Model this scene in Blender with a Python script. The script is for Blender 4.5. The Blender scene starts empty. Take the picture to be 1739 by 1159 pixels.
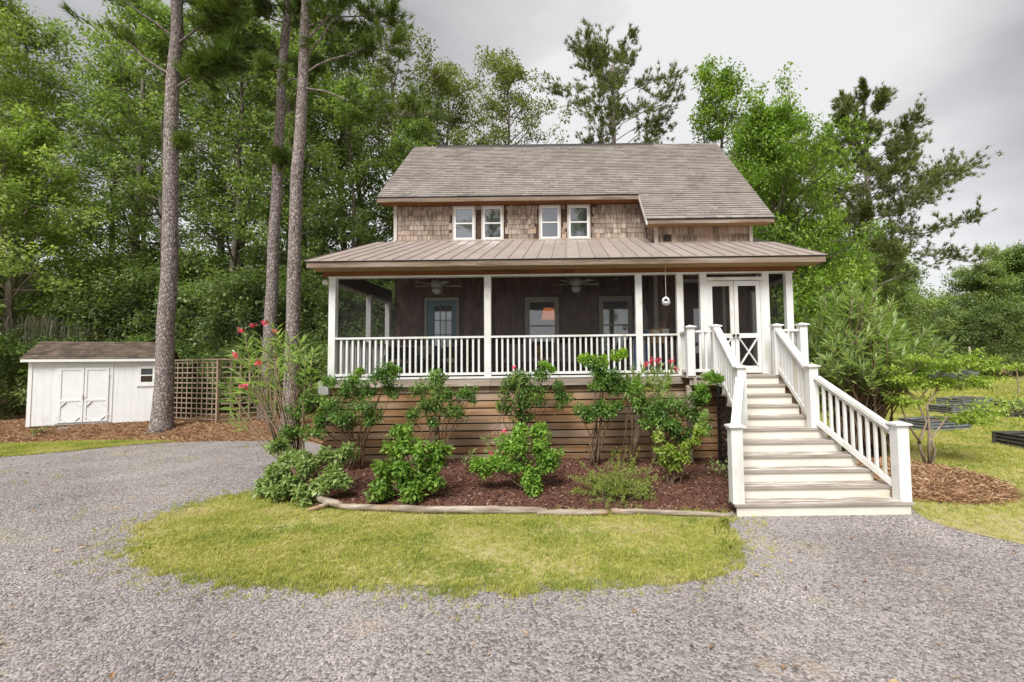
import bpy, math, random
import numpy as np
from mathutils import Vector, Matrix

scene = bpy.context.scene
COL = scene.collection
rnd = random.Random(7)

# ------------------------------------------------------------------ camera
cam_data = bpy.data.cameras.new("camera")
cam_data.sensor_width = 36.0
cam_data.lens = 16.0
cam_data.shift_x = -0.0549
cam_data.clip_start = 0.1
cam_data.clip_end = 3000
cam = bpy.data.objects.new("camera", cam_data)
cam.matrix_world = (Matrix.Translation((0, 0, 2.24)) @ Matrix.Rotation(math.radians(93.0), 4, 'X')
                    @ Matrix.Rotation(-0.0125, 4, 'Z'))
COL.objects.link(cam)
scene.camera = cam

# ------------------------------------------------------------------ world: overcast sky
SUN_EL, SUN_AZ = math.radians(52), math.radians(200)   # high and behind the camera, hidden by cloud
world = bpy.data.worlds.new("World")
scene.world = world
world.use_nodes = True
wn, wl = world.node_tree.nodes, world.node_tree.links
wn.clear()
w_out = wn.new('ShaderNodeOutputWorld')
w_bg = wn.new('ShaderNodeBackground')
w_sky = wn.new('ShaderNodeTexSky')
w_sky.sky_type = 'NISHITA'
w_sky.sun_disc = False
w_sky.sun_elevation = SUN_EL
w_sky.sun_rotation = SUN_AZ
w_tc = wn.new('ShaderNodeTexCoord')
w_map = wn.new('ShaderNodeMapping')
w_map.inputs['Scale'].default_value = (1.0, 1.0, 2.2)
w_map.inputs['Location'].default_value = (0.35, 0.2, 0.1)
w_noise = wn.new('ShaderNodeTexNoise')
w_noise.inputs['Scale'].default_value = 1.15
w_noise.inputs['Detail'].default_value = 5
w_noise.inputs['Roughness'].default_value = 0.45
w_ramp = wn.new('ShaderNodeValToRGB')
w_ramp.color_ramp.elements[0].position = 0.37
w_ramp.color_ramp.elements[0].color = (1.4, 1.37, 1.42, 1)
w_ramp.color_ramp.elements[1].position = 0.57
w_ramp.color_ramp.elements[1].color = (3.6, 3.57, 3.56, 1)
w_mix = wn.new('ShaderNodeMix')
w_mix.data_type = 'RGBA'
w_mix.inputs['Factor'].default_value = 0.95
w_bg.inputs['Strength'].default_value = 0.1
wl.new(w_tc.outputs['Generated'], w_map.inputs['Vector'])
wl.new(w_map.outputs[0], w_noise.inputs['Vector'])
wl.new(w_noise.outputs[0], w_ramp.inputs[0])
wl.new(w_sky.outputs[0], w_mix.inputs[6])
wl.new(w_ramp.outputs[0], w_mix.inputs[7])
wl.new(w_mix.outputs[2], w_bg.inputs['Color'])
wl.new(w_bg.outputs[0], w_out.inputs['Surface'])

sun_data = bpy.data.lights.new("sun", 'SUN')
sun_data.energy = 2.0
sun_data.angle = math.radians(30)
sun_data.color = (1.0, 0.98, 0.95)
sun = bpy.data.objects.new("sun", sun_data)
COL.objects.link(sun)
sd = Vector((-math.sin(SUN_AZ) * -1 * math.cos(SUN_EL), math.cos(SUN_AZ) * math.cos(SUN_EL), math.sin(SUN_EL)))
sun.rotation_euler = sd.to_track_quat('Z', 'Y').to_euler()
sun.location = (0, -5, 40)

scene.view_settings.view_transform = 'Standard'
scene.view_settings.look = 'None'
scene.view_settings.exposure = 1.3
scene.view_settings.gamma = 1.0
scene.view_settings.use_curve_mapping = False
scene.cycles.max_bounces = 6
scene.cycles.diffuse_bounces = 3
scene.cycles.glossy_bounces = 3
scene.cycles.transmission_bounces = 4
scene.cycles.transparent_max_bounces = 12
scene.cycles.use_denoising = True
scene.cycles.use_adaptive_sampling = True
scene.cycles.adaptive_threshold = 0.015
scene.cycles.adaptive_min_samples = 16
scene.cycles.caustics_reflective = False
scene.cycles.caustics_refractive = False


# ------------------------------------------------------------------ helpers: meshes
class MB:
    def __init__(self):
        self.v, self.f = [], []

    def add(self, vs, fs):
        n = len(self.v)
        self.v.extend([tuple(p) for p in vs])
        self.f.extend([tuple(i + n for i in q) for q in fs])
        return self

    def box(self, x0, x1, y0, y1, z0, z1):
        return self.add([(x0, y0, z0), (x1, y0, z0), (x1, y1, z0), (x0, y1, z0),
                         (x0, y0, z1), (x1, y0, z1), (x1, y1, z1), (x0, y1, z1)],
                        [(0, 3, 2, 1), (4, 5, 6, 7), (0, 1, 5, 4), (1, 2, 6, 5), (2, 3, 7, 6), (3, 0, 4, 7)])

    def beam(self, p0, p1, w, h, up=(0, 0, 1)):
        """a bar from p0 to p1, w across and h along 'up'"""
        p0, p1 = Vector(p0), Vector(p1)
        d = (p1 - p0).normalized()
        s = d.cross(Vector(up)).normalized()
        u = s.cross(d).normalized()
        vs = []
        for p in (p0, p1):
            for a, b in ((-1, -1), (1, -1), (1, 1), (-1, 1)):
                vs.append(p + s * (a * w / 2) + u * (b * h / 2))
        return self.add(vs, [(0, 1, 2, 3), (7, 6, 5, 4), (0, 4, 5, 1), (1, 5, 6, 2), (2, 6, 7, 3), (3, 7, 4, 0)])

    def tube(self, pts, rads, n=8, cap=True):
        pts = [Vector(p) for p in pts]
        if not hasattr(rads, '__len__'):
            rads = [rads] * len(pts)
        base = len(self.v)
        ref = None
        for i, p in enumerate(pts):
            d = (pts[min(i + 1, len(pts) - 1)] - pts[max(i - 1, 0)]).normalized()
            if ref is None:
                ref = Vector((1, 0, 0)) if abs(d.x) < 0.8 else Vector((0, 1, 0))
            a = d.cross(ref).normalized()
            b = d.cross(a).normalized()
            ref = -(d.cross(a).cross(d)) if False else ref
            for k in range(n):
                t = 2 * math.pi * k / n
                self.v.append(tuple(p + (a * math.cos(t) + b * math.sin(t)) * rads[i]))
        for i in range(len(pts) - 1):
            for k in range(n):
                k2 = (k + 1) % n
                self.f.append((base + i * n + k, base + i * n + k2, base + (i + 1) * n + k2, base + (i + 1) * n + k))
        if cap:
            self.f.append(tuple(base + k for k in range(n))[::-1])
            self.f.append(tuple(base + (len(pts) - 1) * n + k for k in range(n)))
        return self

    def lathe(self, prof, n=14, c=(0, 0, 0)):
        """profile of (radius, z) turned round the z axis at c"""
        base = len(self.v)
        for r, z in prof:
            for k in range(n):
                t = 2 * math.pi * k / n
                self.v.append((c[0] + r * math.cos(t), c[1] + r * math.sin(t), c[2] + z))
        for i in range(len(prof) - 1):
            for k in range(n):
                k2 = (k + 1) % n
                self.f.append((base + i * n + k, base + i * n + k2, base + (i + 1) * n + k2, base + (i + 1) * n + k))
        self.f.append(tuple(base + k for k in range(n))[::-1])
        self.f.append(tuple(base + (len(prof) - 1) * n + k for k in range(n)))
        return self

    def prism(self, poly, a0, a1, axis='y'):
        """a polygon (two coordinates) extruded along an axis"""
        n = len(poly)
        def P(p, a):
            return (p[0], a, p[1]) if axis == 'y' else ((a, p[0], p[1]) if axis == 'x' else (p[0], p[1], a))
        vs = [P(p, a0) for p in poly] + [P(p, a1) for p in poly]
        fs = [tuple(range(n)), tuple(range(2 * n - 1, n - 1, -1))]
        for i in range(n):
            j = (i + 1) % n
            fs.append((i, i + n, j + n, j))
        return self.add(vs, fs)

    def mesh(self, name, smooth=False):
        m = bpy.data.meshes.new(name)
        m.from_pydata(self.v, [], self.f)
        m.update()
        if smooth:
            m.polygons.foreach_set('use_smooth', [True] * len(m.polygons))
        return m


def array_mesh(name, V, F, smooth=False):
    """V (n,3) and F (m,k) as arrays: fast for leaves and grids"""
    V = np.asarray(V, np.float32)
    F = np.asarray(F, np.int32)
    m = bpy.data.meshes.new(name)
    m.vertices.add(len(V))
    m.vertices.foreach_set('co', V.ravel())
    k = F.shape[1]
    m.loops.add(F.size)
    m.loops.foreach_set('vertex_index', F.ravel())
    m.polygons.add(len(F))
    m.polygons.foreach_set('loop_start', np.arange(0, F.size, k, dtype=np.int32))
    if smooth:
        m.polygons.foreach_set('use_smooth', np.ones(len(F), bool))
    m.update(calc_edges=True)
    return m


# ------------------------------------------------------------------ helpers: objects
def wloc(o):
    v = Vector((0, 0, 0))
    while o is not None:
        v += o.location
        o = o.parent
    return v


def tag(o, label=None, cat=None, group=None, kind=None):
    if label: o['label'] = label
    if cat: o['category'] = cat
    if group: o['group'] = group
    if kind: o['kind'] = kind
    return o


def thing(name, label, cat, loc=(0, 0, 0), rz=0.0, group=None):
    o = bpy.data.objects.new(name, None)
    o.empty_display_size = 0.2
    COL.objects.link(o)
    o.location = loc
    o.rotation_euler = (0, 0, rz)
    return tag(o, label, cat, group)


def part(name, mb, mat, parent=None, loc=(0, 0, 0), rot=None, local=False, smooth=False, kind=None, label=None):
    """one mesh object; loc is in world space unless local"""
    me = mb.mesh(name, smooth) if isinstance(mb, MB) else mb
    if mat is not None and not me.materials:
        me.materials.append(mat)
    o = bpy.data.objects.new(name, me)
    COL.objects.link(o)
    if parent is not None:
        o.parent = parent
        o.location = Vector(loc) if local else Vector(loc) - wloc(parent)
    else:
        o.location = loc
    if rot is not None:
        o.rotation_euler = rot
    if kind: o['kind'] = kind
    if label: o['label'] = label
    return o


def copy_tree(o, parent=None):
    c = o.copy()
    COL.objects.link(c)
    c.parent = parent
    for ch in list(o.children):
        copy_tree(ch, c)
    return c


# ------------------------------------------------------------------ helpers: materials
def new_mat(name):
    m = bpy.data.materials.new(name)
    m.use_nodes = True
    m.node_tree.nodes.clear()
    return m, m.node_tree.nodes, m.node_tree.links


def ramp(nodes, stops, interp='LINEAR'):
    r = nodes.new('ShaderNodeValToRGB')
    r.color_ramp.interpolation = interp
    e = r.color_ramp.elements
    while len(e) < len(stops):
        e.new(0.5)
    for el, (p, c) in zip(e, stops):
        el.position = p
        el.color = (*c, 1)
    return r


def pm(name, stops, scale=3.0, stretch=(1, 1, 1), rough=0.75, spec=0.25, bump=0.0, bscale=None, bstretch=None,
       objvar=0.0, island=0.0, over=None, detail=6.0, shift=True, metal=0.0, coords='Object'):
    """noise-ramped surface; objvar / island vary brightness per object / per loose piece;
    over = [(colour, scale, stretch, threshold, softness)] are stains, peeled paint and the like"""
    m, N, L = new_mat(name)
    out = N.new('ShaderNodeOutputMaterial')
    bs = N.new('ShaderNodeBsdfPrincipled')
    bs.inputs['Roughness'].default_value = rough
    bs.inputs['Specular IOR Level'].default_value = spec
    bs.inputs['Metallic'].default_value = metal
    L.new(bs.outputs[0], out.inputs[0])
    tc = N.new('ShaderNodeTexCoord')
    oi = N.new('ShaderNodeObjectInfo')
    vec = tc.outputs[coords]
    if shift:
        mu = N.new('ShaderNodeVectorMath'); mu.operation = 'SCALE'
        cb = N.new('ShaderNodeCombineXYZ')
        for k in range(3):
            L.new(oi.outputs['Random'], cb.inputs[k])
        L.new(cb.outputs[0], mu.inputs[0]); mu.inputs['Scale'].default_value = 43.0
        ad = N.new('ShaderNodeVectorMath'); ad.operation = 'ADD'
        L.new(vec, ad.inputs[0]); L.new(mu.outputs[0], ad.inputs[1])
        vec = ad.outputs[0]

    def noise(sc, st, det=detail):
        mp = N.new('ShaderNodeMapping'); mp.inputs['Scale'].default_value = st
        L.new(vec, mp.inputs[0])
        n = N.new('ShaderNodeTexNoise')
        n.inputs['Scale'].default_value = sc
        n.inputs['Detail'].default_value = det
        n.inputs['Roughness'].default_value = 0.6
        L.new(mp.outputs[0], n.inputs['Vector'])
        return n.outputs[0]

    base = noise(scale, stretch)
    r = ramp(N, stops)
    L.new(base, r.inputs[0])
    col = r.outputs[0]
    for (c, sc, st, th, soft) in (over or []):
        n2 = noise(sc, st)
        mr = N.new('ShaderNodeMapRange')
        mr.inputs['From Min'].default_value = th - soft
        mr.inputs['From Max'].default_value = th + soft
        L.new(n2, mr.inputs[0])
        mx = N.new('ShaderNodeMix'); mx.data_type = 'RGBA'
        L.new(mr.outputs[0], mx.inputs['Factor'])
        L.new(col, mx.inputs[6])
        mx.inputs[7].default_value = (*c, 1)
        col = mx.outputs[2]
    for amt, src in ((objvar, 'o'), (island, 'i')):
        if amt:
            if src == 'o':
                rv = oi.outputs['Random']
            else:
                g = N.new('ShaderNodeNewGeometry'); rv = g.outputs['Random Per Island']
            mr = N.new('ShaderNodeMapRange')
            mr.inputs['To Min'].default_value = 1 - amt
            mr.inputs['To Max'].default_value = 1 + amt
            L.new(rv, mr.inputs[0])
            mx = N.new('ShaderNodeVectorMath'); mx.operation = 'SCALE'
            L.new(col, mx.inputs[0]); L.new(mr.outputs[0], mx.inputs['Scale'])
            col = mx.outputs[0]
    L.new(col, bs.inputs['Base Color'])
    if bump:
        b = N.new('ShaderNodeBump'); b.inputs['Strength'].default_value = bump
        b.inputs['Distance'].default_value = 0.02
        L.new(noise(bscale or scale * 3, bstretch or stretch), b.inputs['Height'])
        L.new(b.outputs[0], bs.inputs['Normal'])
    return m


def leaf_mat(name, dark, mid, light, trans=0.3, rough=0.45, objvar=0.18, patch=0.35, yellow=None):
    m, N, L = new_mat(name)
    out = N.new('ShaderNodeOutputMaterial')
    bs = N.new('ShaderNodeBsdfPrincipled')
    bs.inputs['Roughness'].default_value = rough
    bs.inputs['Specular IOR Level'].default_value = 0.3
    tr = N.new('ShaderNodeBsdfTranslucent')
    ms = N.new('ShaderNodeMixShader'); ms.inputs[0].default_value = trans
    g = N.new('ShaderNodeNewGeometry')
    oi = N.new('ShaderNodeObjectInfo')
    tc = N.new('ShaderNodeTexCoord')
    nz = N.new('ShaderNodeTexNoise'); nz.inputs['Scale'].default_value = patch; nz.inputs['Detail'].default_value = 3
    L.new(tc.outputs['Object'], nz.inputs['Vector'])
    a = N.new('ShaderNodeMath'); a.operation = 'MULTIPLY_ADD'
    L.new(g.outputs['Random Per Island'], a.inputs[0]); a.inputs[1].default_value = 0.55
    mr0 = N.new('ShaderNodeMapRange'); mr0.inputs['From Min'].default_value = 0.3; mr0.inputs['From Max'].default_value = 0.7
    mr0.inputs['To Max'].default_value = 0.45
    L.new(nz.outputs[0], mr0.inputs[0]); L.new(mr0.outputs[0], a.inputs[2])
    stops = [(0.0, dark), (0.5, mid), (0.95, light)]
    if yellow: stops.append((0.99, yellow))
    r = ramp(N, stops); L.new(a.outputs[0], r.inputs[0])
    mr = N.new('ShaderNodeMapRange'); mr.inputs['To Min'].default_value = 1 - objvar; mr.inputs['To Max'].default_value = 1 + objvar
    L.new(oi.outputs['Random'], mr.inputs[0])
    sc = N.new('ShaderNodeVectorMath'); sc.operation = 'SCALE'
    L.new(r.outputs[0], sc.inputs[0]); L.new(mr.outputs[0], sc.inputs['Scale'])
    tcx = N.new('ShaderNodeMix'); tcx.data_type = 'RGBA'; tcx.blend_type = 'MULTIPLY'; tcx.inputs['Factor'].default_value = 1
    L.new(sc.outputs[0], tcx.inputs[6]); tcx.inputs[7].default_value = (1.5, 1.7, 0.7, 1)
    L.new(sc.outputs[0], bs.inputs['Base Color']); L.new(tcx.outputs[2], tr.inputs['Color'])
    L.new(bs.outputs[0], ms.inputs[1]); L.new(tr.outputs[0], ms.inputs[2]); L.new(ms.outputs[0], out.inputs[0])
    return m


def plain(name, c, rough=0.6, spec=0.3, metal=0.0):
    return pm(name, [(0.3, tuple(x * 0.88 for x in c)), (0.7, tuple(min(1, x * 1.08) for x in c))], scale=7, rough=rough,
              spec=spec, metal=metal)


def glass_mat(name, tint=(0.02, 0.022, 0.025), clear=0.0, refl=0.35):
    """window glass: mirror-like coat over a dark room, or partly see-through"""
    m, N, L = new_mat(name)
    out = N.new('ShaderNodeOutputMaterial')
    gl = N.new('ShaderNodeBsdfGlossy'); gl.inputs['Roughness'].default_value = 0.03
    gl.inputs['Color'].default_value = (0.9, 0.92, 0.95, 1)
    ba = N.new('ShaderNodeBsdfDiffuse'); ba.inputs['Color'].default_value = (*tint, 1)
    tp = N.new('ShaderNodeBsdfTransparent'); tp.inputs['Color'].default_value = (0.85, 0.87, 0.86, 1)
    m1 = N.new('ShaderNodeMixShader'); m1.inputs[0].default_value = clear
    L.new(ba.outputs[0], m1.inputs[1]); L.new(tp.outputs[0], m1.inputs[2])
    m2 = N.new('ShaderNodeMixShader')
    fr = N.new('ShaderNodeFresnel'); fr.inputs[0].default_value = 1.5
    ad = N.new('ShaderNodeMath'); ad.operation = 'ADD'; ad.inputs[1].default_value = refl; ad.use_clamp = True
    tc = N.new('ShaderNodeTexCoord')
    nz = N.new('ShaderNodeTexNoise'); nz.inputs['Scale'].default_value = 2.0
    bp = N.new('ShaderNodeBump'); bp.inputs['Strength'].default_value = 0.04; bp.inputs['Distance'].default_value = 0.05
    L.new(tc.outputs['Object'], nz.inputs['Vector']); L.new(nz.outputs[0], bp.inputs['Height']); L.new(bp.outputs[0], gl.inputs['Normal'])
    L.new(fr.outputs[0], ad.inputs[0]); L.new(ad.outputs[0], m2.inputs[0])
    L.new(m1.outputs[0], m2.inputs[1]); L.new(gl.outputs[0], m2.inputs[2]); L.new(m2.outputs[0], out.inputs[0])
    return m


def screen_mat(name):
    """insect screen: a fine dark mesh that lets most light through"""
    m, N, L = new_mat(name)
    out = N.new('ShaderNodeOutputMaterial')
    df = N.new('ShaderNodeBsdfDiffuse'); df.inputs['Color'].default_value = (0.05, 0.05, 0.048, 1)
    tp = N.new('ShaderNodeBsdfTransparent')
    ms = N.new('ShaderNodeMixShader'); ms.inputs[0].default_value = 0.68
    L.new(df.outputs[0], ms.inputs[1]); L.new(tp.outputs[0], ms.inputs[2]); L.new(ms.outputs[0], out.inputs[0])
    return m


def emit(name, c, s):
    m, N, L = new_mat(name)
    out = N.new('ShaderNodeOutputMaterial'); e = N.new('ShaderNodeEmission')
    e.inputs[0].default_value = (*c, 1); e.inputs[1].default_value = s
    L.new(e.outputs[0], out.inputs[0])
    return m


M = {}
M['white'] = pm('white_paint', [(0.3, (0.72, 0.715, 0.69)), (0.7, (0.80, 0.80, 0.785))], scale=2.5, rough=0.5, spec=0.35, bump=0.15,
                bscale=30, over=[((0.60, 0.57, 0.47), 1.6, (1, 1, 0.5), 0.6, 0.09), ((0.46, 0.42, 0.28), 3.5, (1, 1, 0.4), 0.71, 0.06)])
M['tread'] = pm('worn_tread_paint', [(0.3, (0.56, 0.53, 0.47)), (0.7, (0.72, 0.69, 0.63))], scale=3, rough=0.7, bump=0.4, bscale=12,
                stretch=(0.3, 3, 3), over=[((0.30, 0.25, 0.21), 4.0, (0.45, 4, 4), 0.47, 0.08), ((0.16, 0.13, 0.11), 6.0, (0.35, 6, 6), 0.64, 0.04)])
M['riser'] = pm('cream_riser_paint', [(0.3, (0.72, 0.68, 0.58)), (0.7, (0.80, 0.77, 0.69))], scale=2, rough=0.55,
                over=[((0.45, 0.40, 0.28), 2.4, (0.4, 1, 2.5), 0.68, 0.09)])
M['nosing'] = pm('grey_worn_nosing', [(0.35, (0.28, 0.235, 0.20)), (0.65, (0.46, 0.41, 0.36))], scale=5, stretch=(0.3, 3, 3), rough=0.85)
M['slat'] = pm('skirt_wood', [(0.25, (0.20, 0.10, 0.045)), (0.48, (0.37, 0.205, 0.10)), (0.62, (0.45, 0.285, 0.16)), (0.8, (0.50, 0.40, 0.31))],
               scale=2.2, stretch=(0.35, 6, 7), rough=0.8, bump=0.35, bscale=8, bstretch=(0.3, 6, 8), objvar=0.16,
               over=[((0.42, 0.34, 0.28), 0.9, (0.5, 1, 1), 0.58, 0.12)], detail=8)
M['rim'] = pm('grey_rim_board', [(0.3, (0.20, 0.15, 0.11)), (0.5, (0.37, 0.30, 0.24)), (0.7, (0.50, 0.44, 0.38))], scale=2.0,
              stretch=(0.4, 5, 6), rough=0.85, bump=0.3, bscale=8, objvar=0.1)
M['fascia'] = pm('weathered_fascia', [(0.3, (0.12, 0.08, 0.055)), (0.5, (0.25, 0.185, 0.135)), (0.7, (0.36, 0.30, 0.25))], scale=2.2,
                 stretch=(0.4, 5, 6), rough=0.85, bump=0.3, bscale=8, objvar=0.1)
M['beam'] = pm('amber_beam', [(0.3, (0.12, 0.045, 0.015)), (0.6, (0.24, 0.10, 0.035)), (0.8, (0.31, 0.15, 0.055))], scale=2, stretch=(0.4, 4, 5), rough=0.7)
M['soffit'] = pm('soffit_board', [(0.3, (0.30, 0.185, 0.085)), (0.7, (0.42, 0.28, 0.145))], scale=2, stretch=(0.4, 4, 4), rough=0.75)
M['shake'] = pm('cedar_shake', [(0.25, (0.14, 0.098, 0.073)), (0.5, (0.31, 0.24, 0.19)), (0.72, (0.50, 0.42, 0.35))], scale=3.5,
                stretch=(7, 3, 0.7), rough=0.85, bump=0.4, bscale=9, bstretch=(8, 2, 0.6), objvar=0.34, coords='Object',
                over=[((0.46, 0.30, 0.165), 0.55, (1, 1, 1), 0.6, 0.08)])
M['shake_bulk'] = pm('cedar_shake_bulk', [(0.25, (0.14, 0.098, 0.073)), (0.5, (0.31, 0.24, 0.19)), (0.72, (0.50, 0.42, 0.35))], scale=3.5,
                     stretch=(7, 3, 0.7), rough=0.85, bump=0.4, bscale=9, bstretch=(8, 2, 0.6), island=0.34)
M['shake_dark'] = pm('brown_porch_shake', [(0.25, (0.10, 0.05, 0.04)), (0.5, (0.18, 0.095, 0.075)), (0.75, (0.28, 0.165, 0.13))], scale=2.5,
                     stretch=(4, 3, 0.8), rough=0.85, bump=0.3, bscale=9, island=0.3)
M['roof'] = pm('asphalt_shingle', [(0.3, (0.245, 0.214, 0.19)), (0.5, (0.28, 0.248, 0.222)), (0.7, (0.315, 0.282, 0.255))], scale=1.3, rough=0.95, spec=0.1,
               bump=0.5, bscale=60, island=0.15, over=[((0.17, 0.15, 0.138), 0.55, (1.6, 0.7, 0.7), 0.7, 0.09)], shift=False)
M['shed_roof'] = pm('brown_shingle', [(0.3, (0.085, 0.062, 0.048)), (0.7, (0.16, 0.125, 0.10))], scale=3, rough=0.95, spec=0.1, bump=0.4, bscale=60, island=0.3)
M['metal'] = pm('faded_brown_metal', [(0.3, (0.29, 0.235, 0.205)), (0.7, (0.37, 0.31, 0.278))], scale=1.5, rough=0.5, spec=0.4, objvar=0.08,
                over=[((0.34, 0.24, 0.20), 3.0, (1, 0.4, 1), 0.64, 0.1)])
M['metal_seam'] = pm('metal_seam', [(0.3, (0.22, 0.17, 0.152)), (0.7, (0.28, 0.225, 0.205))], scale=4, rough=0.55, spec=0.35)
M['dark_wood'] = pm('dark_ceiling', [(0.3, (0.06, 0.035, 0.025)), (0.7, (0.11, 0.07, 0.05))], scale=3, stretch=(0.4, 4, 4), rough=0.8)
M['drip'] = plain('black_drip_edge', (0.03, 0.027, 0.025), 0.6)
M['screen'] = screen_mat('insect_screen')
M['glass_up'] = glass_mat('upper_window_glass', (0.03, 0.032, 0.035), 0.0, 0.3)
M['glass'] = glass_mat('porch_window_glass', (0.015, 0.015, 0.016), 0.75, 0.36)
M['vinyl'] = plain('white_window_frame', (0.80, 0.80, 0.78), 0.4, 0.4)
M['trim_cream'] = plain('cream_trim', (0.56, 0.53, 0.45), 0.5)
M['trim_grey'] = pm('weathered_casing', [(0.3, (0.45, 0.39, 0.33)), (0.7, (0.64, 0.60, 0.55))], scale=5, stretch=(2, 2, 0.6), rough=0.8)
M['blue'] = plain('slate_blue_paint', (0.17, 0.33, 0.43), 0.45, 0.4)
M['black'] = plain('black_metal', (0.02, 0.02, 0.02), 0.4, 0.4)
M['cream_plastic'] = plain('cream_enamel', (0.66, 0.63, 0.52), 0.35, 0.4)
def bark_mat(name):
    """pine bark: pale flat plates parted by dark fissures"""
    m, N, L = new_mat(name)
    out = N.new('ShaderNodeOutputMaterial'); bs = N.new('ShaderNodeBsdfPrincipled')
    bs.inputs['Roughness'].default_value = .95; bs.inputs['Specular IOR Level'].default_value = .1
    L.new(bs.outputs[0], out.inputs[0])
    tc = N.new('ShaderNodeTexCoord'); mp = N.new('ShaderNodeMapping'); mp.inputs['Scale'].default_value = (1, 1, .45)
    nz = N.new('ShaderNodeTexNoise'); nz.inputs['Scale'].default_value = 6; nz.inputs['Detail'].default_value = 5
    L.new(tc.outputs['Object'], nz.inputs['Vector'])
    mx = N.new('ShaderNodeMix'); mx.data_type = 'VECTOR'; mx.inputs['Factor'].default_value = .06
    L.new(tc.outputs['Object'], mx.inputs[4]); L.new(nz.outputs[1], mx.inputs[5])
    L.new(mx.outputs[1], mp.inputs[0])
    vo = N.new('ShaderNodeTexVoronoi'); vo.feature = 'DISTANCE_TO_EDGE'; vo.inputs['Scale'].default_value = 17
    vc = N.new('ShaderNodeTexVoronoi'); vc.inputs['Scale'].default_value = 17
    L.new(mp.outputs[0], vo.inputs['Vector']); L.new(mp.outputs[0], vc.inputs['Vector'])
    r = ramp(N, [(0.0, (.10, .08, .07)), (.07, (.20, .165, .15)), (.2, (.38, .335, .31))]); L.new(vo.outputs['Distance'], r.inputs[0])
    sp = N.new('ShaderNodeSeparateColor'); L.new(vc.outputs['Color'], sp.inputs[0])
    mr = N.new('ShaderNodeMapRange'); mr.inputs['To Min'].default_value = .72; mr.inputs['To Max'].default_value = 1.2
    L.new(sp.outputs[0], mr.inputs[0])
    sc = N.new('ShaderNodeVectorMath'); sc.operation = 'SCALE'; L.new(r.outputs[0], sc.inputs[0]); L.new(mr.outputs[0], sc.inputs['Scale'])
    L.new(sc.outputs[0], bs.inputs['Base Color'])
    bp = N.new('ShaderNodeBump'); bp.inputs['Strength'].default_value = .8; bp.inputs['Distance'].default_value = .03
    L.new(vo.outputs['Distance'], bp.inputs['Height']); L.new(bp.outputs[0], bs.inputs['Normal'])
    return m


M['bark'] = bark_mat('pine_bark')
M['trunk'] = pm('grey_bark', [(0.3, (0.09, 0.075, 0.06)), (0.7, (0.27, 0.235, 0.20))], scale=5, stretch=(1, 1, 0.35), rough=0.95, spec=0.1, bump=0.6, bscale=12, objvar=0.35)
M['stem'] = pm('shrub_stem', [(0.3, (0.13, 0.085, 0.05)), (0.7, (0.28, 0.20, 0.13))], scale=12, rough=0.85)
M['stem_grey'] = pm('pale_stem', [(0.3, (0.20, 0.15, 0.10)), (0.7, (0.38, 0.31, 0.23))], scale=12, rough=0.85)
M['shed_white'] = pm('clean_white_paint', [(0.3, (0.76, 0.76, 0.75)), (0.7, (0.83, 0.83, 0.825))], scale=2.0, rough=0.5, spec=0.3, bump=0.1, bscale=30,
                     over=[((0.62, 0.60, 0.54), 1.3, (1, 1, 0.4), 0.7, 0.08)])


# ================================================================== GROUND
def sstep(a, b, x):
    t = np.clip((np.asarray(x, float) - a) / (b - a), 0, 1)
    return t * t * (3 - 2 * t)


def gz(x, y):
    """height of the ground: flat in front, a low rise under the shed and the wood"""
    return 0.3 * sstep(14.7, 16.4, y) * sstep(-6.5, -9.5, x) + 0.5 * sstep(19, 32, y) * sstep(3, -10, x)


def spline(pts, n=8, closed=True, jitter=0.0, seed=1):
    """Catmull-Rom through 2-D points"""
    r = random.Random(seed)
    out = []
    N = len(pts)
    rng = range(N) if closed else range(N - 1)
    for i in rng:
        p = [pts[(i + k) % N] if closed else pts[min(max(i + k, 0), N - 1)] for k in (-1, 0, 1, 2)]
        for j in range(n):
            t = j / n
            q = []
            for a in range(2):
                p0, p1, p2, p3 = (p[k][a] for k in range(4))
                q.append(0.5 * (2 * p1 + (p2 - p0) * t + (2 * p0 - 5 * p1 + 4 * p2 - p3) * t * t + (3 * p1 - p0 - 3 * p2 + p3) * t ** 3) + r.uniform(-jitter, jitter))
            out.append(tuple(q))
    if not closed:
        out.append(tuple(pts[-1]))
    return out


def inside(poly, X, Y):
    X, Y = np.asarray(X), np.asarray(Y)
    r = np.zeros(len(X), bool)
    n = len(poly)
    for i in range(n):
        x0, y0 = poly[i]; x1, y1 = poly[(i + 1) % n]
        if y0 == y1: continue
        c = ((y0 > Y) != (y1 > Y)) & (X < (x1 - x0) * (Y - y0) / (y1 - y0) + x0)
        r ^= c
    return r


def sheet(name, poly, z, mat, thick=0.0):
    mb = MB()
    mb.add([(x, y, z) for x, y in poly], [tuple(range(len(poly)))])
    o = part(name, mb, mat, None)
    if o.data.polygons[0].normal.z < 0:
        o.data.flip_normals()
    o['kind'] = 'structure'
    return o


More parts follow.
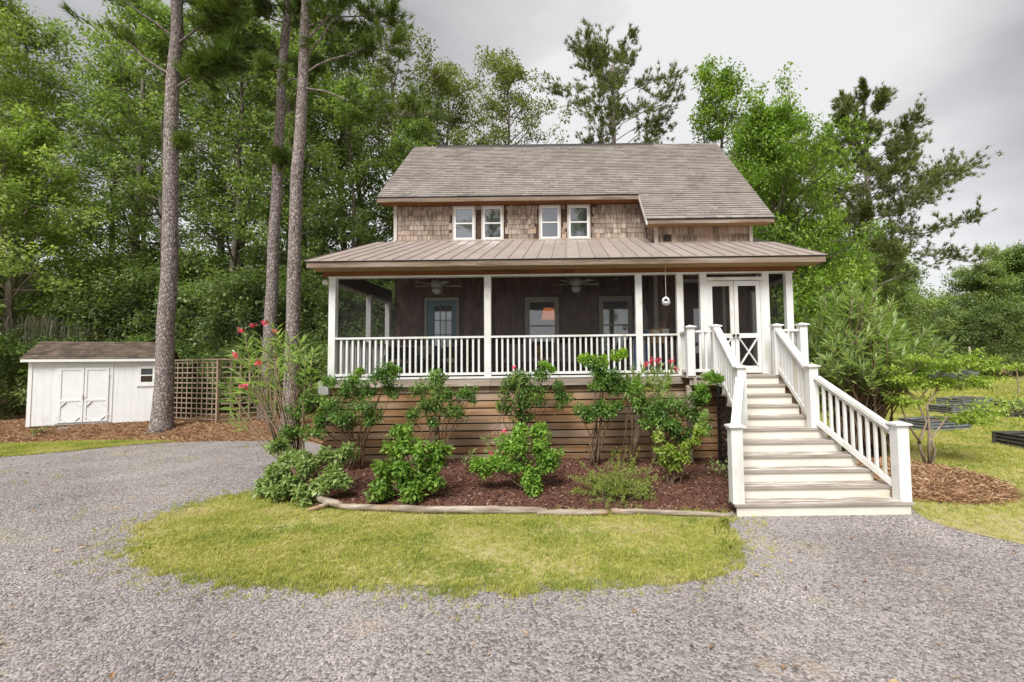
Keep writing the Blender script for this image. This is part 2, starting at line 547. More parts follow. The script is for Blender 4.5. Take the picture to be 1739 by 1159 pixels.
def ground_mat(name, stops, scale, fine, bump, over=None, rough=0.95, vor=0):
    m, N, L = new_mat(name)
    out = N.new('ShaderNodeOutputMaterial')
    bs = N.new('ShaderNodeBsdfPrincipled'); bs.inputs['Roughness'].default_value = rough
    bs.inputs['Specular IOR Level'].default_value = 0.12
    L.new(bs.outputs[0], out.inputs[0])
    tc = N.new('ShaderNodeTexCoord')
    def noise(s, d=6):
        n = N.new('ShaderNodeTexNoise'); n.inputs['Scale'].default_value = s; n.inputs['Detail'].default_value = d
        n.inputs['Roughness'].default_value = 0.65
        L.new(tc.outputs['Object'], n.inputs['Vector']); return n.outputs[0]
    a = noise(scale, 4); b = noise(fine, 8)
    mx = N.new('ShaderNodeMath'); mx.operation = 'MULTIPLY_ADD'; mx.inputs[1].default_value = 0.5
    h = N.new('ShaderNodeMath'); h.operation = 'MULTIPLY'; h.inputs[1].default_value = 0.5
    height = b
    if vor:
        v = N.new('ShaderNodeTexVoronoi'); v.inputs['Scale'].default_value = vor
        L.new(tc.outputs['Object'], v.inputs['Vector'])
        sp = N.new('ShaderNodeSeparateColor'); L.new(v.outputs['Color'], sp.inputs[0])
        b = sp.outputs[0]
        height = v.outputs['Distance']
    L.new(a, h.inputs[0]); L.new(b, mx.inputs[0]); L.new(h.outputs[0], mx.inputs[2])
    r = ramp(N, stops); L.new(mx.outputs[0], r.inputs[0])
    col = r.outputs[0]
    for (c, s, th, soft) in (over or []):
        mr = N.new('ShaderNodeMapRange'); mr.inputs['From Min'].default_value = th - soft; mr.inputs['From Max'].default_value = th + soft
        L.new(noise(s), mr.inputs[0])
        x = N.new('ShaderNodeMix'); x.data_type = 'RGBA'
        L.new(mr.outputs[0], x.inputs['Factor']); L.new(col, x.inputs[6]); x.inputs[7].default_value = (*c, 1)
        col = x.outputs[2]
    L.new(col, bs.inputs['Base Color'])
    bp = N.new('ShaderNodeBump'); bp.inputs['Strength'].default_value = bump; bp.inputs['Distance'].default_value = 0.02
    bp.invert = bool(vor)
    L.new(height, bp.inputs['Height']); L.new(bp.outputs[0], bs.inputs['Normal'])
    return m


M['gravel'] = ground_mat('gravel', [(0.25, (0.155, 0.14, 0.133)), (0.45, (0.26, 0.238, 0.226)), (0.6, (0.36, 0.328, 0.31)), (0.8, (0.44, 0.405, 0.375))],
                         0.6, 60, 0.9, [((0.36, 0.33, 0.20), 0.55, 0.645, 0.06), ((0.40, 0.31, 0.23), 0.9, 0.66, 0.07)], vor=38)
M['lawn'] = ground_mat('lawn', [(0.3, (0.29, 0.28, 0.10)), (0.5, (0.41, 0.37, 0.16)), (0.7, (0.50, 0.43, 0.25))], 0.5, 30, 0.8,
                       [((0.42, 0.34, 0.21), 0.9, 0.6, 0.08)])
M['litter'] = ground_mat('leaf_litter', [(0.3, (0.15, 0.08, 0.045)), (0.5, (0.31, 0.18, 0.10)), (0.7, (0.45, 0.29, 0.175))], 0.7, 22, 1.0,
                         [((0.17, 0.18, 0.045), 0.45, 0.64, 0.07)])
M['mulch'] = ground_mat('mulch', [(0.3, (0.07, 0.034, 0.026)), (0.5, (0.14, 0.067, 0.05)), (0.7, (0.22, 0.115, 0.085))], 1.2, 45, 1.0,
                        [((0.30, 0.17, 0.075), 0.75, 0.665, 0.05)])
M['straw'] = ground_mat('pine_straw', [(0.3, (0.20, 0.105, 0.055)), (0.5, (0.36, 0.21, 0.115)), (0.7, (0.50, 0.325, 0.19))], 1.2, 45, 1.0)

# the sheet that reaches the horizon
xs = np.concatenate([[-900, -400, -200, -120, -80, -55], np.arange(-40, 25, 0.6), [28, 34, 45, 60, 90, 140, 250, 500, 900]])
ys = np.concatenate([[-300, -120, -60, -30, -12], np.arange(-2, 36, 0.6), [40, 48, 60, 80, 120, 200, 400, 900, 1800]])
GX, GY = np.meshgrid(xs, ys)
GZ = gz(GX, GY) - 0.03
nx, ny = len(xs), len(ys)
idx = np.arange(nx * ny).reshape(ny, nx)
F = np.stack([idx[:-1, :-1], idx[:-1, 1:], idx[1:, 1:], idx[1:, :-1]], -1).reshape(-1, 4)
g_ob = part('ground', array_mesh('ground', np.stack([GX, GY, GZ], -1).reshape(-1, 3), F, True), M['litter'], None)
tag(g_ob, kind='structure')

# leaf litter and pine straw rise under the wood has its own loose needles further down
GRAVEL = [(-60, -30), (-60, 4), (-30, 8.4), (-22, 10.0), (-17.5, 11.2)] + \
    spline([(-14.9, 12.1), (-14.0, 12.8), (-13.2, 13.7), (-12.2, 14.2), (-10.2, 14.3), (-8.4, 14.2), (-7.2, 13.4), (-5.9, 12.6)], 4, False, 0.03, 3) + \
    [(-5.2, 11.0), (3, 9.8), (5.6, 8.4), (6.2, 6.5), (8.0, 5.2), (14, 3.6), (40, -1), (40, -30)]
sheet('gravel_drive', GRAVEL, 0.0, M['gravel'])
LAWN_F = spline([(-5.75, 8.4), (-6.25, 7.9), (-6.3, 6.9), (-5.65, 5.9), (-4.75, 5.2), (-3.5, 4.86), (-1.9, 4.65), (-0.4, 4.62), (1.05, 4.74),
                 (1.75, 5.0), (2.15, 5.7), (2.25, 6.4), (2.35, 6.95), (0.8, 7.05), (-1.0, 7.15), (-2.6, 7.25), (-4.0, 7.5), (-4.9, 8.0)], 10, True, 0.09, 5)
LAWN_IN = [(-2.0 + (x + 2.0) * .95 + .05 * math.sin(i * 1.7), 6.1 + (y - 6.1) * .9 + .05 * math.sin(i * 2.3)) for i, (x, y) in enumerate(LAWN_F)]
lawn_front = sheet('front_lawn', LAWN_IN, 0.006, M['lawn'])
LAWN_L = spline([(-40, 11.5), (-30, 9.2), (-22, 10.2), (-17.5, 11.3), (-14.9, 12.2), (-14.0, 12.9), (-13.0, 13.9), (-12.2, 14.4), (-13.5, 14.5), (-15.5, 14.6),
                 (-17.2, 14.3), (-19, 14.5), (-24, 15)], 6, True, 0.04, 6)
sheet('side_lawn', LAWN_L, 0.005, M['lawn'])
LAWN_R = spline([(5.3, 7.3), (5.05, 6.4), (5.5, 5.65), (6.9, 4.75), (9.5, 3.9), (14, 3.0)], 6, False, 0.03, 7) + \
    [(60, -2), (120, 10), (120, 70), (60, 66), (30, 60), (14, 40), (9, 28), (6.6, 18), (5.9, 12), (5.6, 9)]
sheet('right_lawn', LAWN_R, 0.005, M['lawn'])
sheet('far_track', [(31, 26), (33.4, 30), (37, 38.4), (43, 50), (52, 64), (48, 66), (39.4, 52), (33.6, 40), (29.8, 32), (25, 20), (27, 18)], 0.03, M['gravel'])

# the planting bed: mulch mounded up towards the house
bf = spline([(-5.5, 8.5), (-4.9, 7.9), (-4.0, 7.42), (-2.5, 7.22), (-0.6, 7.14), (1.0, 7.0), (2.45, 6.95)], 6, False)
bb = spline([(-6.4, 10.9), (-5.6, 10.6), (-4.2, 10.4), (-2.5, 10.4), (-0.6, 10.4), (1.4, 10.4), (3.6, 10.3)], 6, False)
rows = 26
MU = []
for j in range(rows + 1):
    t = j / rows
    for a, b in zip(bf, bb):
        MU.append((a[0] + (b[0] - a[0]) * t, a[1] + (b[1] - a[1]) * t, 0.022 + 0.19 * float(sstep(0, 1, t * 1.15)) + 0.015 * math.sin(a[0] * 5 + t * 9) * (t > 0)))
nb = len(bf)
idx = np.arange((rows + 1) * nb).reshape(rows + 1, nb)
F = np.stack([idx[:-1, :-1], idx[:-1, 1:], idx[1:, 1:], idx[1:, :-1]], -1).reshape(-1, 4)
tag(part('mulch_bed', array_mesh('mulch_bed', MU, F, True), M['mulch'], None), kind='structure')


def bed_z(x, y):
    t = np.clip((np.asarray(y) - 7.2) / 3.2, 0, 1)
    return 0.022 + 0.19 * sstep(0, 1, t * 1.15)


def mound(name, cx, cy, rx, ry, h, mat, seed):
    r = random.Random(seed)
    vs = [(cx, cy, 0.03 + h)]
    n = 28
    for k, f in enumerate((0.3, 0.6, 0.85, 1.0)):
        for i in range(n):
            a = 2 * math.pi * i / n
            q = f * (1 + 0.1 * math.sin(3 * a + seed) + (r.uniform(-0.05, 0.05) if k == 3 else 0))
            vs.append((cx + rx * q * math.cos(a), cy + ry * q * math.sin(a), 0.024 + h * (1 - f) ** 0.8))
    fs = [(0, 1 + i, 1 + (i + 1) % n) for i in range(n)]
    for k in range(3):
        for i in range(n):
            j = (i + 1) % n
            fs.append((1 + k * n + i, 1 + (k + 1) * n + i, 1 + (k + 1) * n + j, 1 + k * n + j))
    mb = MB().add(vs, fs)
    return tag(part(name, mb, mat, None, smooth=True), kind='structure')


mound('pine_straw_bed', 6.35, 8.9, 1.4, 1.75, 0.08, M['straw'], 2)


# ------------------------------------------------------------------ scattering small stuff (geometry nodes)
def scatter(name, pts, protos, smin, smax, label, cat, tilt=0.25, seed=1, scl=None):
    rng = np.random.default_rng(seed)
    pts = np.asarray(pts, np.float32)
    n = len(pts)
    coll = bpy.data.collections.new(name + '_pieces')
    for p in protos:
        coll.objects.link(p)
    me = bpy.data.meshes.new(name)
    me.vertices.add(n)
    me.vertices.foreach_set('co', pts.ravel())
    rot = np.stack([rng.normal(0, tilt, n), rng.normal(0, tilt, n), rng.uniform(0, 6.283, n)], -1).astype(np.float32)
    a = me.attributes.new('rot', 'FLOAT_VECTOR', 'POINT'); a.data.foreach_set('vector', rot.ravel())
    s = rng.uniform(smin, smax, n).astype(np.float32)
    if scl is not None: s = s * np.asarray(scl, np.float32)
    a = me.attributes.new('scl', 'FLOAT', 'POINT'); a.data.foreach_set('value', s)
    ob = bpy.data.objects.new(name, me)
    COL.objects.link(ob)
    ng = bpy.data.node_groups.new(name, 'GeometryNodeTree')
    ng.interface.new_socket('Geometry', in_out='INPUT', socket_type='NodeSocketGeometry')
    ng.interface.new_socket('Geometry', in_out='OUTPUT', socket_type='NodeSocketGeometry')
    N, L = ng.nodes, ng.links
    gi, go = N.new('NodeGroupInput'), N.new('NodeGroupOutput')
    iop = N.new('GeometryNodeInstanceOnPoints')
    ci = N.new('GeometryNodeCollectionInfo')
    ci.inputs['Collection'].default_value = coll
    ci.inputs['Separate Children'].default_value = True
    ci.inputs['Reset Children'].default_value = True
    iop.inputs['Pick Instance'].default_value = True
    ra = N.new('GeometryNodeInputNamedAttribute'); ra.data_type = 'FLOAT_VECTOR'; ra.inputs[0].default_value = 'rot'
    sa = N.new('GeometryNodeInputNamedAttribute'); sa.data_type = 'FLOAT'; sa.inputs[0].default_value = 'scl'
    ri = N.new('FunctionNodeRandomValue'); ri.data_type = 'INT'
    ri.inputs[4].default_value = 0; ri.inputs[5].default_value = max(0, len(protos) - 1)
    m2p = N.new('GeometryNodeMeshToPoints')
    L.new(gi.outputs[0], m2p.inputs[0]); L.new(m2p.outputs[0], iop.inputs['Points'])
    L.new(ci.outputs[0], iop.inputs['Instance'])
    L.new(ra.outputs[0], iop.inputs['Rotation']); L.new(sa.outputs[0], iop.inputs['Scale'])
    L.new(ri.outputs[2], iop.inputs['Instance Index'])
    L.new(iop.outputs[0], go.inputs[0])
    md = ob.modifiers.new('scatter', 'NODES'); md.node_group = ng
    return tag(ob, label, cat, kind='stuff')


def proto(name, mb, mat):
    me = mb.mesh(name) if isinstance(mb, MB) else mb
    me.materials.append(mat)
    return bpy.data.objects.new(name, me)


def inst_mat(name, stops, rough=0.8, trans=0.0, patch=None):
    """colour picked per scattered piece"""
    m, N, L = new_mat(name)
    out = N.new('ShaderNodeOutputMaterial')
    bs = N.new('ShaderNodeBsdfPrincipled'); bs.inputs['Roughness'].default_value = rough
    bs.inputs['Specular IOR Level'].default_value = 0.2
    oi = N.new('ShaderNodeObjectInfo')
    r = ramp(N, stops); fac = oi.outputs['Random']
    if patch:
        g = N.new('ShaderNodeNewGeometry')
        n = N.new('ShaderNodeTexNoise'); n.inputs['Scale'].default_value = patch; n.inputs['Detail'].default_value = 4
        L.new(g.outputs['Position'], n.inputs['Vector'])
        mr = N.new('ShaderNodeMapRange'); mr.inputs['From Min'].default_value = 0.32; mr.inputs['From Max'].default_value = 0.68
        L.new(n.outputs[0], mr.inputs[0])
        a = N.new('ShaderNodeMath'); a.operation = 'MULTIPLY_ADD'; a.inputs[1].default_value = 0.45
        h = N.new('ShaderNodeMath'); h.operation = 'MULTIPLY'; h.inputs[1].default_value = 0.55
        L.new(mr.outputs[0], h.inputs[0]); L.new(fac, a.inputs[0]); L.new(h.outputs[0], a.inputs[2])
        fac = a.outputs[0]
    L.new(fac, r.inputs[0]); L.new(r.outputs[0], bs.inputs['Base Color'])
    if trans:
        tr = N.new('ShaderNodeBsdfTranslucent'); ms = N.new('ShaderNodeMixShader'); ms.inputs[0].default_value = trans
        L.new(r.outputs[0], tr.inputs[0]); L.new(bs.outputs[0], ms.inputs[1]); L.new(tr.outputs[0], ms.inputs[2]); L.new(ms.outputs[0], out.inputs[0])
    else:
        L.new(bs.outputs[0], out.inputs[0])
    return m


NR = np.random.default_rng(11)


def rand_in(poly, n, box=None):
    P = np.array(poly)
    x0, y0, x1, y1 = box or (P[:, 0].min(), P[:, 1].min(), P[:, 0].max(), P[:, 1].max())
    X = NR.uniform(x0, x1, n); Y = NR.uniform(y0, y1, n)
    k = inside(poly, X, Y)
    return X[k], Y[k]


def in_view(X, Y, m=0.6):
    return (X > -1.27 * Y - m) & (X < 1.03 * Y + m)


# gravel stones
stone_mat = inst_mat('gravel_stone', patch=.7, stops=[(0.0, (0.15, 0.135, 0.132)), (0.25, (0.25, 0.222, 0.22)), (0.5, (0.34, 0.306, 0.302)), (0.75, (0.43, 0.372, 0.35)), (1.0, (0.56, 0.515, 0.49))])
stones = []
for k in range(5):
    r = random.Random(40 + k)
    t = (1 + 5 ** 0.5) / 2
    iv = [(-1, t, 0), (1, t, 0), (-1, -t, 0), (1, -t, 0), (0, -1, t), (0, 1, t), (0, -1, -t), (0, 1, -t), (t, 0, -1), (t, 0, 1), (-t, 0, -1), (-t, 0, 1)]
    fi = [(0, 11, 5), (0, 5, 1), (0, 1, 7), (0, 7, 10), (0, 10, 11), (1, 5, 9), (5, 11, 4), (11, 10, 2), (10, 7, 6), (7, 1, 8), (3, 9, 4), (3, 4, 2), (3, 2, 6), (3, 6, 8), (3, 8, 9), (4, 9, 5), (2, 4, 11), (6, 2, 10), (8, 6, 7), (9, 8, 1)]
    sx, sy, sz = r.uniform(.8, 1.3), r.uniform(.7, 1.0), r.uniform(.5, .75)
    vs = [(x * sx * r.uniform(.75, 1.2) * .5, y * sy * r.uniform(.75, 1.2) * .5, z * sz * r.uniform(.75, 1.2) * .5) for x, y, z in iv]
    stones.append(proto('stone', MB().add(vs, fi), stone_mat))
X, Y = rand_in(GRAVEL, 420000, (-16, 2.4, 11, 14.3))
rut = .5 + .5 * np.sin(.9 * X + 1.7 * np.sin(.5 * Y + .4 * X)) * np.sin(1.3 * Y + .6 * np.sin(.8 * X))
dens = np.clip(1.25 - 0.085 * Y, 0.16, 1) * (.45 + .55 * rut)
keep = in_view(X, Y) & (NR.uniform(0, 1, len(X)) < dens) & ~inside(LAWN_F, X, Y) & ~((X > 2.4) & (X < 5.05) & (Y > 6.75)) & ~inside(LAWN_R, X, Y)
keep &= ~((X > -5.0) & (X < 4) & (Y > 7.2)) & ~((X > -6) & (Y > 8.6))
X, Y = X[keep], Y[keep]
scatter('gravel_stones', np.stack([X, Y, np.full(len(X), 0.002)], -1), stones, 0.007, 0.017, 'loose grey gravel covering the drive', 'gravel', 0.5, 3)

# grass
grass_stops = [(0.0, (0.19, 0.27, 0.05)), (0.35, (0.36, 0.41, 0.075)), (0.6, (0.53, 0.52, 0.13)), (0.82, (0.64, 0.58, 0.25)), (1.0, (0.62, 0.51, 0.33))]
grass_mat = inst_mat('grass_blade', grass_stops, 0.6, 0.3, patch=0.9)


def tuft(seed, n, h, spread, w):
    r = random.Random(seed)
    mb = MB()
    for i in range(n):
        a = r.uniform(0, 6.283); q = r.uniform(0, spread)
        x, y = q * math.cos(a), q * math.sin(a)
        b = r.uniform(0, 6.283); hh = h * r.uniform(.5, 1.1); lean = hh * r.uniform(.2, .9)
        dx, dy = math.cos(b), math.sin(b)
        mb.add([(x - dy * w, y + dx * w, 0), (x + dy * w, y - dx * w, 0), (x + dx * lean * .45 + dy * w * .7, y + dy * lean * .45 - dx * w * .7, hh * .65),
                (x + dx * lean * .45 - dy * w * .7, y + dy * lean * .45 + dx * w * .7, hh * .65), (x + dx * lean, y + dy * lean, hh)], [(0, 1, 2, 3), (3, 2, 4)])
    return mb


tufts = [proto('grass_tuft', tuft(60 + k, 9, 0.034, 0.05, 0.0026), grass_mat) for k in range(5)]
cx_, cy_ = -2.0, 6.2
X, Y = rand_in([(cx_ + (x - cx_) * .99, cy_ + (y - cy_) * 1.03) for x, y in LAWN_F], 70000)
dn = 0.5 + 0.5 * np.sin(X * 2.1 + 1.3 * np.sin(Y * 2.3)) * np.sin(Y * 2.7 + X)
k = NR.uniform(0, 1, len(X)) < 0.12 + 0.88 * np.clip(dn + .25, 0, 1)
X, Y = X[k], Y[k]
X2, Y2 = rand_in(GRAVEL, 60000, (-16, 3, 8, 14))       # stray tufts creeping into the gravel
pn = np.sin(X2 * 1.7 + 2 * np.sin(Y2 * 1.1)) * np.sin(Y2 * 1.9 + 1.5 * np.sin(X2 * .8))
edge = np.zeros(len(X2), bool)
LP = np.array(LAWN_F)
d2 = np.min((X2[:, None] - LP[None, ::3, 0]) ** 2 + (Y2[:, None] - LP[None, ::3, 1]) ** 2, 1) ** .5
k = (((d2 < 0.5 * NR.uniform(0, 1, len(X2)) ** 1.6) | ((pn > .86) & (NR.uniform(0, 1, len(X2)) < .2) & (Y2 > 6.0)))) & ~inside(LAWN_F, X2, Y2)
k &= ~((X2 > -5) & (Y2 > 7)) & in_view(X2, Y2)
X, Y = np.concatenate([X, X2[k]]), np.concatenate([Y, Y2[k]])
scatter('front_grass', np.stack([X, Y, np.full(len(X), 0.004)], -1), tufts, 0.6, 1.25, 'short yellow green grass in the rounded patch before the flower bed', 'grass', 0.15, 4, np.where(np.sin(X * 5.1 + 2 * np.sin(Y * 3.7)) * np.sin(Y * 6.3 + 1.7 * np.sin(X * 2.9)) > .55, 1.35, 1.0))
X, Y = rand_in(LAWN_L, 60000, (-21, 10, -12, 15.2))
k = in_view(X, Y); X, Y = X[k], Y[k]
k = NR.uniform(0, 1, len(X)) < 0.75
scatter('side_grass', np.stack([X[k], Y[k], np.full(k.sum(), 0.01)], -1), tufts, 0.9, 1.6, 'bright strip of grass between the shed and the gravel', 'grass', 0.15, 5)
X, Y = rand_in(LAWN_R, 150000, (5, 3, 24, 24))
k = in_view(X, Y) & (NR.uniform(0, 1, len(X)) < np.clip(1.5 - Y / 13, .22, 1)) & ~(((X - 6.4) / 1.5) ** 2 + ((Y - 9) / 1.85) ** 2 < 1)
X1, Y1 = X[k], Y[k]; s1 = np.clip(Y1 / 7, 1, 2.6)
X, Y = rand_in(LAWN_R, 90000, (12, 20, 62, 64))
k = in_view(X, Y) & (NR.uniform(0, 1, len(X)) < np.clip(1.4 - Y / 45, .2, 1)); X2, Y2 = X[k], Y[k]; s2 = np.full(len(X2), 4.0)
X, Y = np.concatenate([X1, X2]), np.concatenate([Y1, Y2])
scatter('right_grass', np.stack([X, Y, np.full(len(X), 0.016)], -1), tufts, 0.7, 1.3, 'mown yellow green lawn around the raised beds', 'grass', 0.15, 6, np.concatenate([s1, s2]))


# mulch chips and pine straw
def chip(seed, l, w, h):
    r = random.Random(seed)
    mb = MB(); mb.box(-l / 2, l / 2, -w / 2, w / 2, -h / 2, h / 2)
    mb.v = [(x + r.uniform(-.2, .2) * l, y + r.uniform(-.3, .3) * w, z) for x, y, z in mb.v]
    return mb


mulch_mat = inst_mat('mulch_chip', [(0, (0.06, 0.028, 0.022)), (.5, (0.15, 0.068, 0.05)), (.85, (0.16, 0.075, 0.05)), (.95, (0.26, 0.15, 0.08)), (1, (0.42, 0.34, 0.25))])
chips = [proto('bark_chip', chip(70 + k, .05, .014, .008), mulch_mat) for k in range(4)]
X, Y = rand_in([(-5.6, 8.4), (-4, 7.4), (-.6, 7.15), (2.36, 6.98), (2.5, 7.35), (2.78, 8.0), (2.98, 8.2), (2.98, 9.9), (-5.8, 10)], 30000)
MUA = np.array(MU)
MZ = np.concatenate([MUA[np.argmin((x_[:, None] - MUA[None, :, 0]) ** 2 + (y_[:, None] - MUA[None, :, 1]) ** 2, 1), 2] for x_, y_ in zip(np.array_split(X, 40), np.array_split(Y, 40))])
scatter('mulch_chips', np.stack([X, Y, MZ + .007], -1), chips, .5, 1.4, 'dark red brown bark mulch in the flower bed', 'mulch', .35, 7)
straw_mat = inst_mat('straw_needle', [(0, (0.20, 0.10, 0.05)), (.5, (0.40, 0.23, 0.125)), (.85, (0.54, 0.35, 0.20)), (1, (0.60, 0.46, 0.31))])


def straw(seed):
    r = random.Random(seed); mb = MB()
    for i in range(6):
        a = r.uniform(0, 6.283); l = r.uniform(.06, .13); x, y = r.uniform(-.06, .06), r.uniform(-.06, .06); w = .003
        dx, dy = math.cos(a) * l, math.sin(a) * l
        mb.add([(x, y, .004), (x + dx, y + dy, r.uniform(.004, .025)), (x + dx - dy * .05, y + dy + dx * .05, .012)], [(0, 1, 2)])
    return mb


needles = [proto('pine_straw_tuft', straw(80 + k), straw_mat) for k in range(4)]
a = NR.uniform(0, 6.283, 7000); q = NR.uniform(0, 1, 7000) ** .5
X, Y = 6.35 + 1.4 * q * np.cos(a), 8.9 + 1.75 * q * np.sin(a)
X1, Y1 = NR.uniform(-22, -6.2, 52000), NR.uniform(14.2, 20, 52000)
k = in_view(X1, Y1) & ~inside(GRAVEL, X1, Y1) & ~inside(LAWN_L, X1, Y1); X1, Y1 = X1[k], Y1[k]
Z = np.concatenate([.03 + .08 * (1 - q) ** .8, gz(X1, Y1) - .02])
scatter('fallen_needles', np.stack([np.concatenate([X, X1]), np.concatenate([Y, Y1]), Z], -1), needles, .8, 1.8, 'orange brown pine straw and fallen needles on the ground', 'pine straw', .2, 8)

# a few dry leaves and twigs blown over the drive and the lawn
leaf_dry = inst_mat('dry_leaf', [(0, (.16, .09, .05)), (.5, (.34, .20, .10)), (.8, (.48, .32, .18)), (1, (.40, .36, .14))])
dry = [proto('dry_leaf', MB().add([(0, -.03, .004), (.016, 0, .012), (0, .034, .006), (-.016, 0, .014)], [(0, 1, 2, 3)]), leaf_dry),
       proto('twig', MB().tube([(-.06, 0, .004), (0, .008, .008), (.07, -.006, .004)], [.003, .0025, .0015], 4), leaf_dry)]
X, Y = rand_in(GRAVEL, 2600, (-15, 2.6, 9, 14))
k = in_view(X, Y) & ~((X > -5) & (X < 5) & (Y > 7)) & (NR.uniform(0, 1, len(X)) < .5)
scatter('fallen_leaves', np.stack([X[k], Y[k], np.full(k.sum(), .018)], -1), dry, .6, 1.3, 'dry brown leaves and twigs scattered over the gravel and grass', 'fallen leaves', .3, 9)


# ================================================================== HOUSE
XL, XR = -5.15, 4.85
DECK = 1.98
YP, YM, YB = 9.95, 13.05, 11.9          # porch front, main wall, projecting bay
house = thing('house', 'cedar shingled house with screened porch and brown metal porch roof', 'house', (0, 12, 0))

# --- deck and skirt
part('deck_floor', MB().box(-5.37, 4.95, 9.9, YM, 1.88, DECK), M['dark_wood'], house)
skirt = part('skirt_backing', MB().box(-5.34, 4.9, 10.1, 13.2, 0.0, 1.84), M['drip'], house)  # black box whose colour stands in for the shade behind the slats
r_ = random.Random(3)
for k in range(11):
    z1 = 1.795 - k * 0.163
    cuts = [-5.37, r_.choice((-1.75, -1.72, 1.55, r_.uniform(-2.5, 2.5))), 4.93]
    for a, b in zip(cuts[:-1], cuts[1:]):
        o = r_.uniform(-.004, .004)
        part('slat', MB().box(a + .004, b - .004, 9.975 + o, 10.0 + o, z1 - .135 + r_.uniform(-.003, .003), z1), M['slat'], skirt)
for a, b in ((-5.2, -1.7), (-1.7, 1.6), (1.6, 4.95)):
    part('rim_board', MB().box(a + .003, b - .003, 9.872, 9.912, 1.805, 1.968), M['rim'], house)
part('corner_trim', MB().box(-5.42, -5.2, 9.87, 9.97, 1.66, 1.95), M['white'], house)
part('base_trim', MB().box(-5.3, 2.46, 9.86, 10.03, 1.97, 2.015), M['white'], house)

# --- posts, header, eave
for x in (XL, -1.754, 1.554, 2.455, 2.969, 4.333, XR):
    part('post', MB().box(x - .072, x + .072, YP - .07, YP + .07, DECK, 4.2), M['white'], house)
for y in (11.75, 12.97):
    part('post', MB().box(XL - .06, XL + .06, y - .06, y + .06, DECK, 4.12), M['white'], house)
part('post', MB().box(XR - .06, XR + .06, YB - .14, YB - .02, DECK, 4.12), M['white'], house)
part('header_trim', MB().box(XL - .09, XR + .1, YP - .085, YP + .075, 4.2, 4.232), M['white'], house)
part('header_beam', MB().box(-5.36, 0.15, YP - .075, YP + .085, 4.235, 4.375), M['beam'], house)
part('header_beam', MB().box(0.155, 5.02, YP - .077, YP + .083, 4.235, 4.375), M['beam'], house)
part('soffit', MB().box(-5.44, 5.39, 9.5, YP - .08, 4.335, 4.36), M['soffit'], house)
for a, b in ((-5.48, -1.9), (-1.9, 1.9), (1.9, 5.43)):
    part('fascia_board', MB().box(a + .002, b - .002, 9.455, 9.495, 4.34, 4.455), M['fascia'], house)
part('drip_edge', MB().box(-5.5, 5.45, 9.44, 9.5, 4.458, 4.474), M['drip'], house)
part('side_beam', MB().box(XL - .08, XL + .08, YP + .09, YM - .01, 4.12, 4.42), M['dark_wood'], house)
part('side_beam', MB().box(XR - .08, XR + .08, YP + .09, YB - .01, 4.12, 4.42), M['dark_wood'], house)
part('screen_frame', MB().box(XL - .03, XL + .03, YP + .08, YM, 4.06, 4.118), M['trim_grey'], house)
part('screen_frame', MB().box(XR - .03, XR + .03, YP + .08, YB, 4.06, 4.118), M['trim_grey'], house)

# --- porch railings (each baluster its own piece)
bal_me = MB().box(-.02, .02, -.02, .02, -.39, .39).mesh('baluster'); bal_me.materials.append(M['white'])
def rail_run(p0, p1, zt, zb, n=None):
    p0, p1 = Vector((*p0, 0)), Vector((*p1, 0))
    d = p1 - p0
    ra = part('railing', MB().beam((p0.x, p0.y, zt), (p1.x, p1.y, zt), .09, .042), M['white'], house)
    part('bottom_rail', MB().beam((p0.x, p0.y, zb), (p1.x, p1.y, zb), .06, .055), M['white'], ra)
    n = n or int(round(d.length / .123))
    for i in range(1, n):
        q = p0 + d * (i / n)
        part('baluster', bal_me, None, ra, loc=(q.x, q.y, (zt + zb) / 2))
for a, b in ((XL, -1.754), (-1.754, 1.554), (1.554, 2.455)):
    rail_run((a + .072, YP - .02), (b - .072, YP - .02), 2.872, 2.075)
rail_run((XL, YP + .09), (XL, 12.9), 2.86, 2.075)
rail_run((XR, YP + .09), (XR, 11.75), 2.86, 2.075)

# --- insect screens
def screen_quad(pts):
    part('screen', MB().add(pts, [(0, 1, 2, 3)]), M['screen'], house)
ys_ = YP + .055
for a, b in ((XL, -1.754), (-1.754, 1.554), (1.554, 2.455), (2.455, 2.969), (4.333, XR)):
    screen_quad([(a + .07, ys_, 2.02), (b - .07, ys_, 2.02), (b - .07, ys_, 4.2), (a + .07, ys_, 4.2)])
screen_quad([(3.04, ys_, 4.12), (4.26, ys_, 4.12), (4.26, ys_, 4.2), (3.04, ys_, 4.2)])
screen_quad([(XL, YP + .08, 2.02), (XL, YM, 2.02), (XL, YM, 4.1), (XL, YP + .08, 4.1)])
screen_quad([(XR, YP + .08, 2.02), (XR, YB, 2.02), (XR, YB, 4.1), (XR, YP + .08, 4.1)])

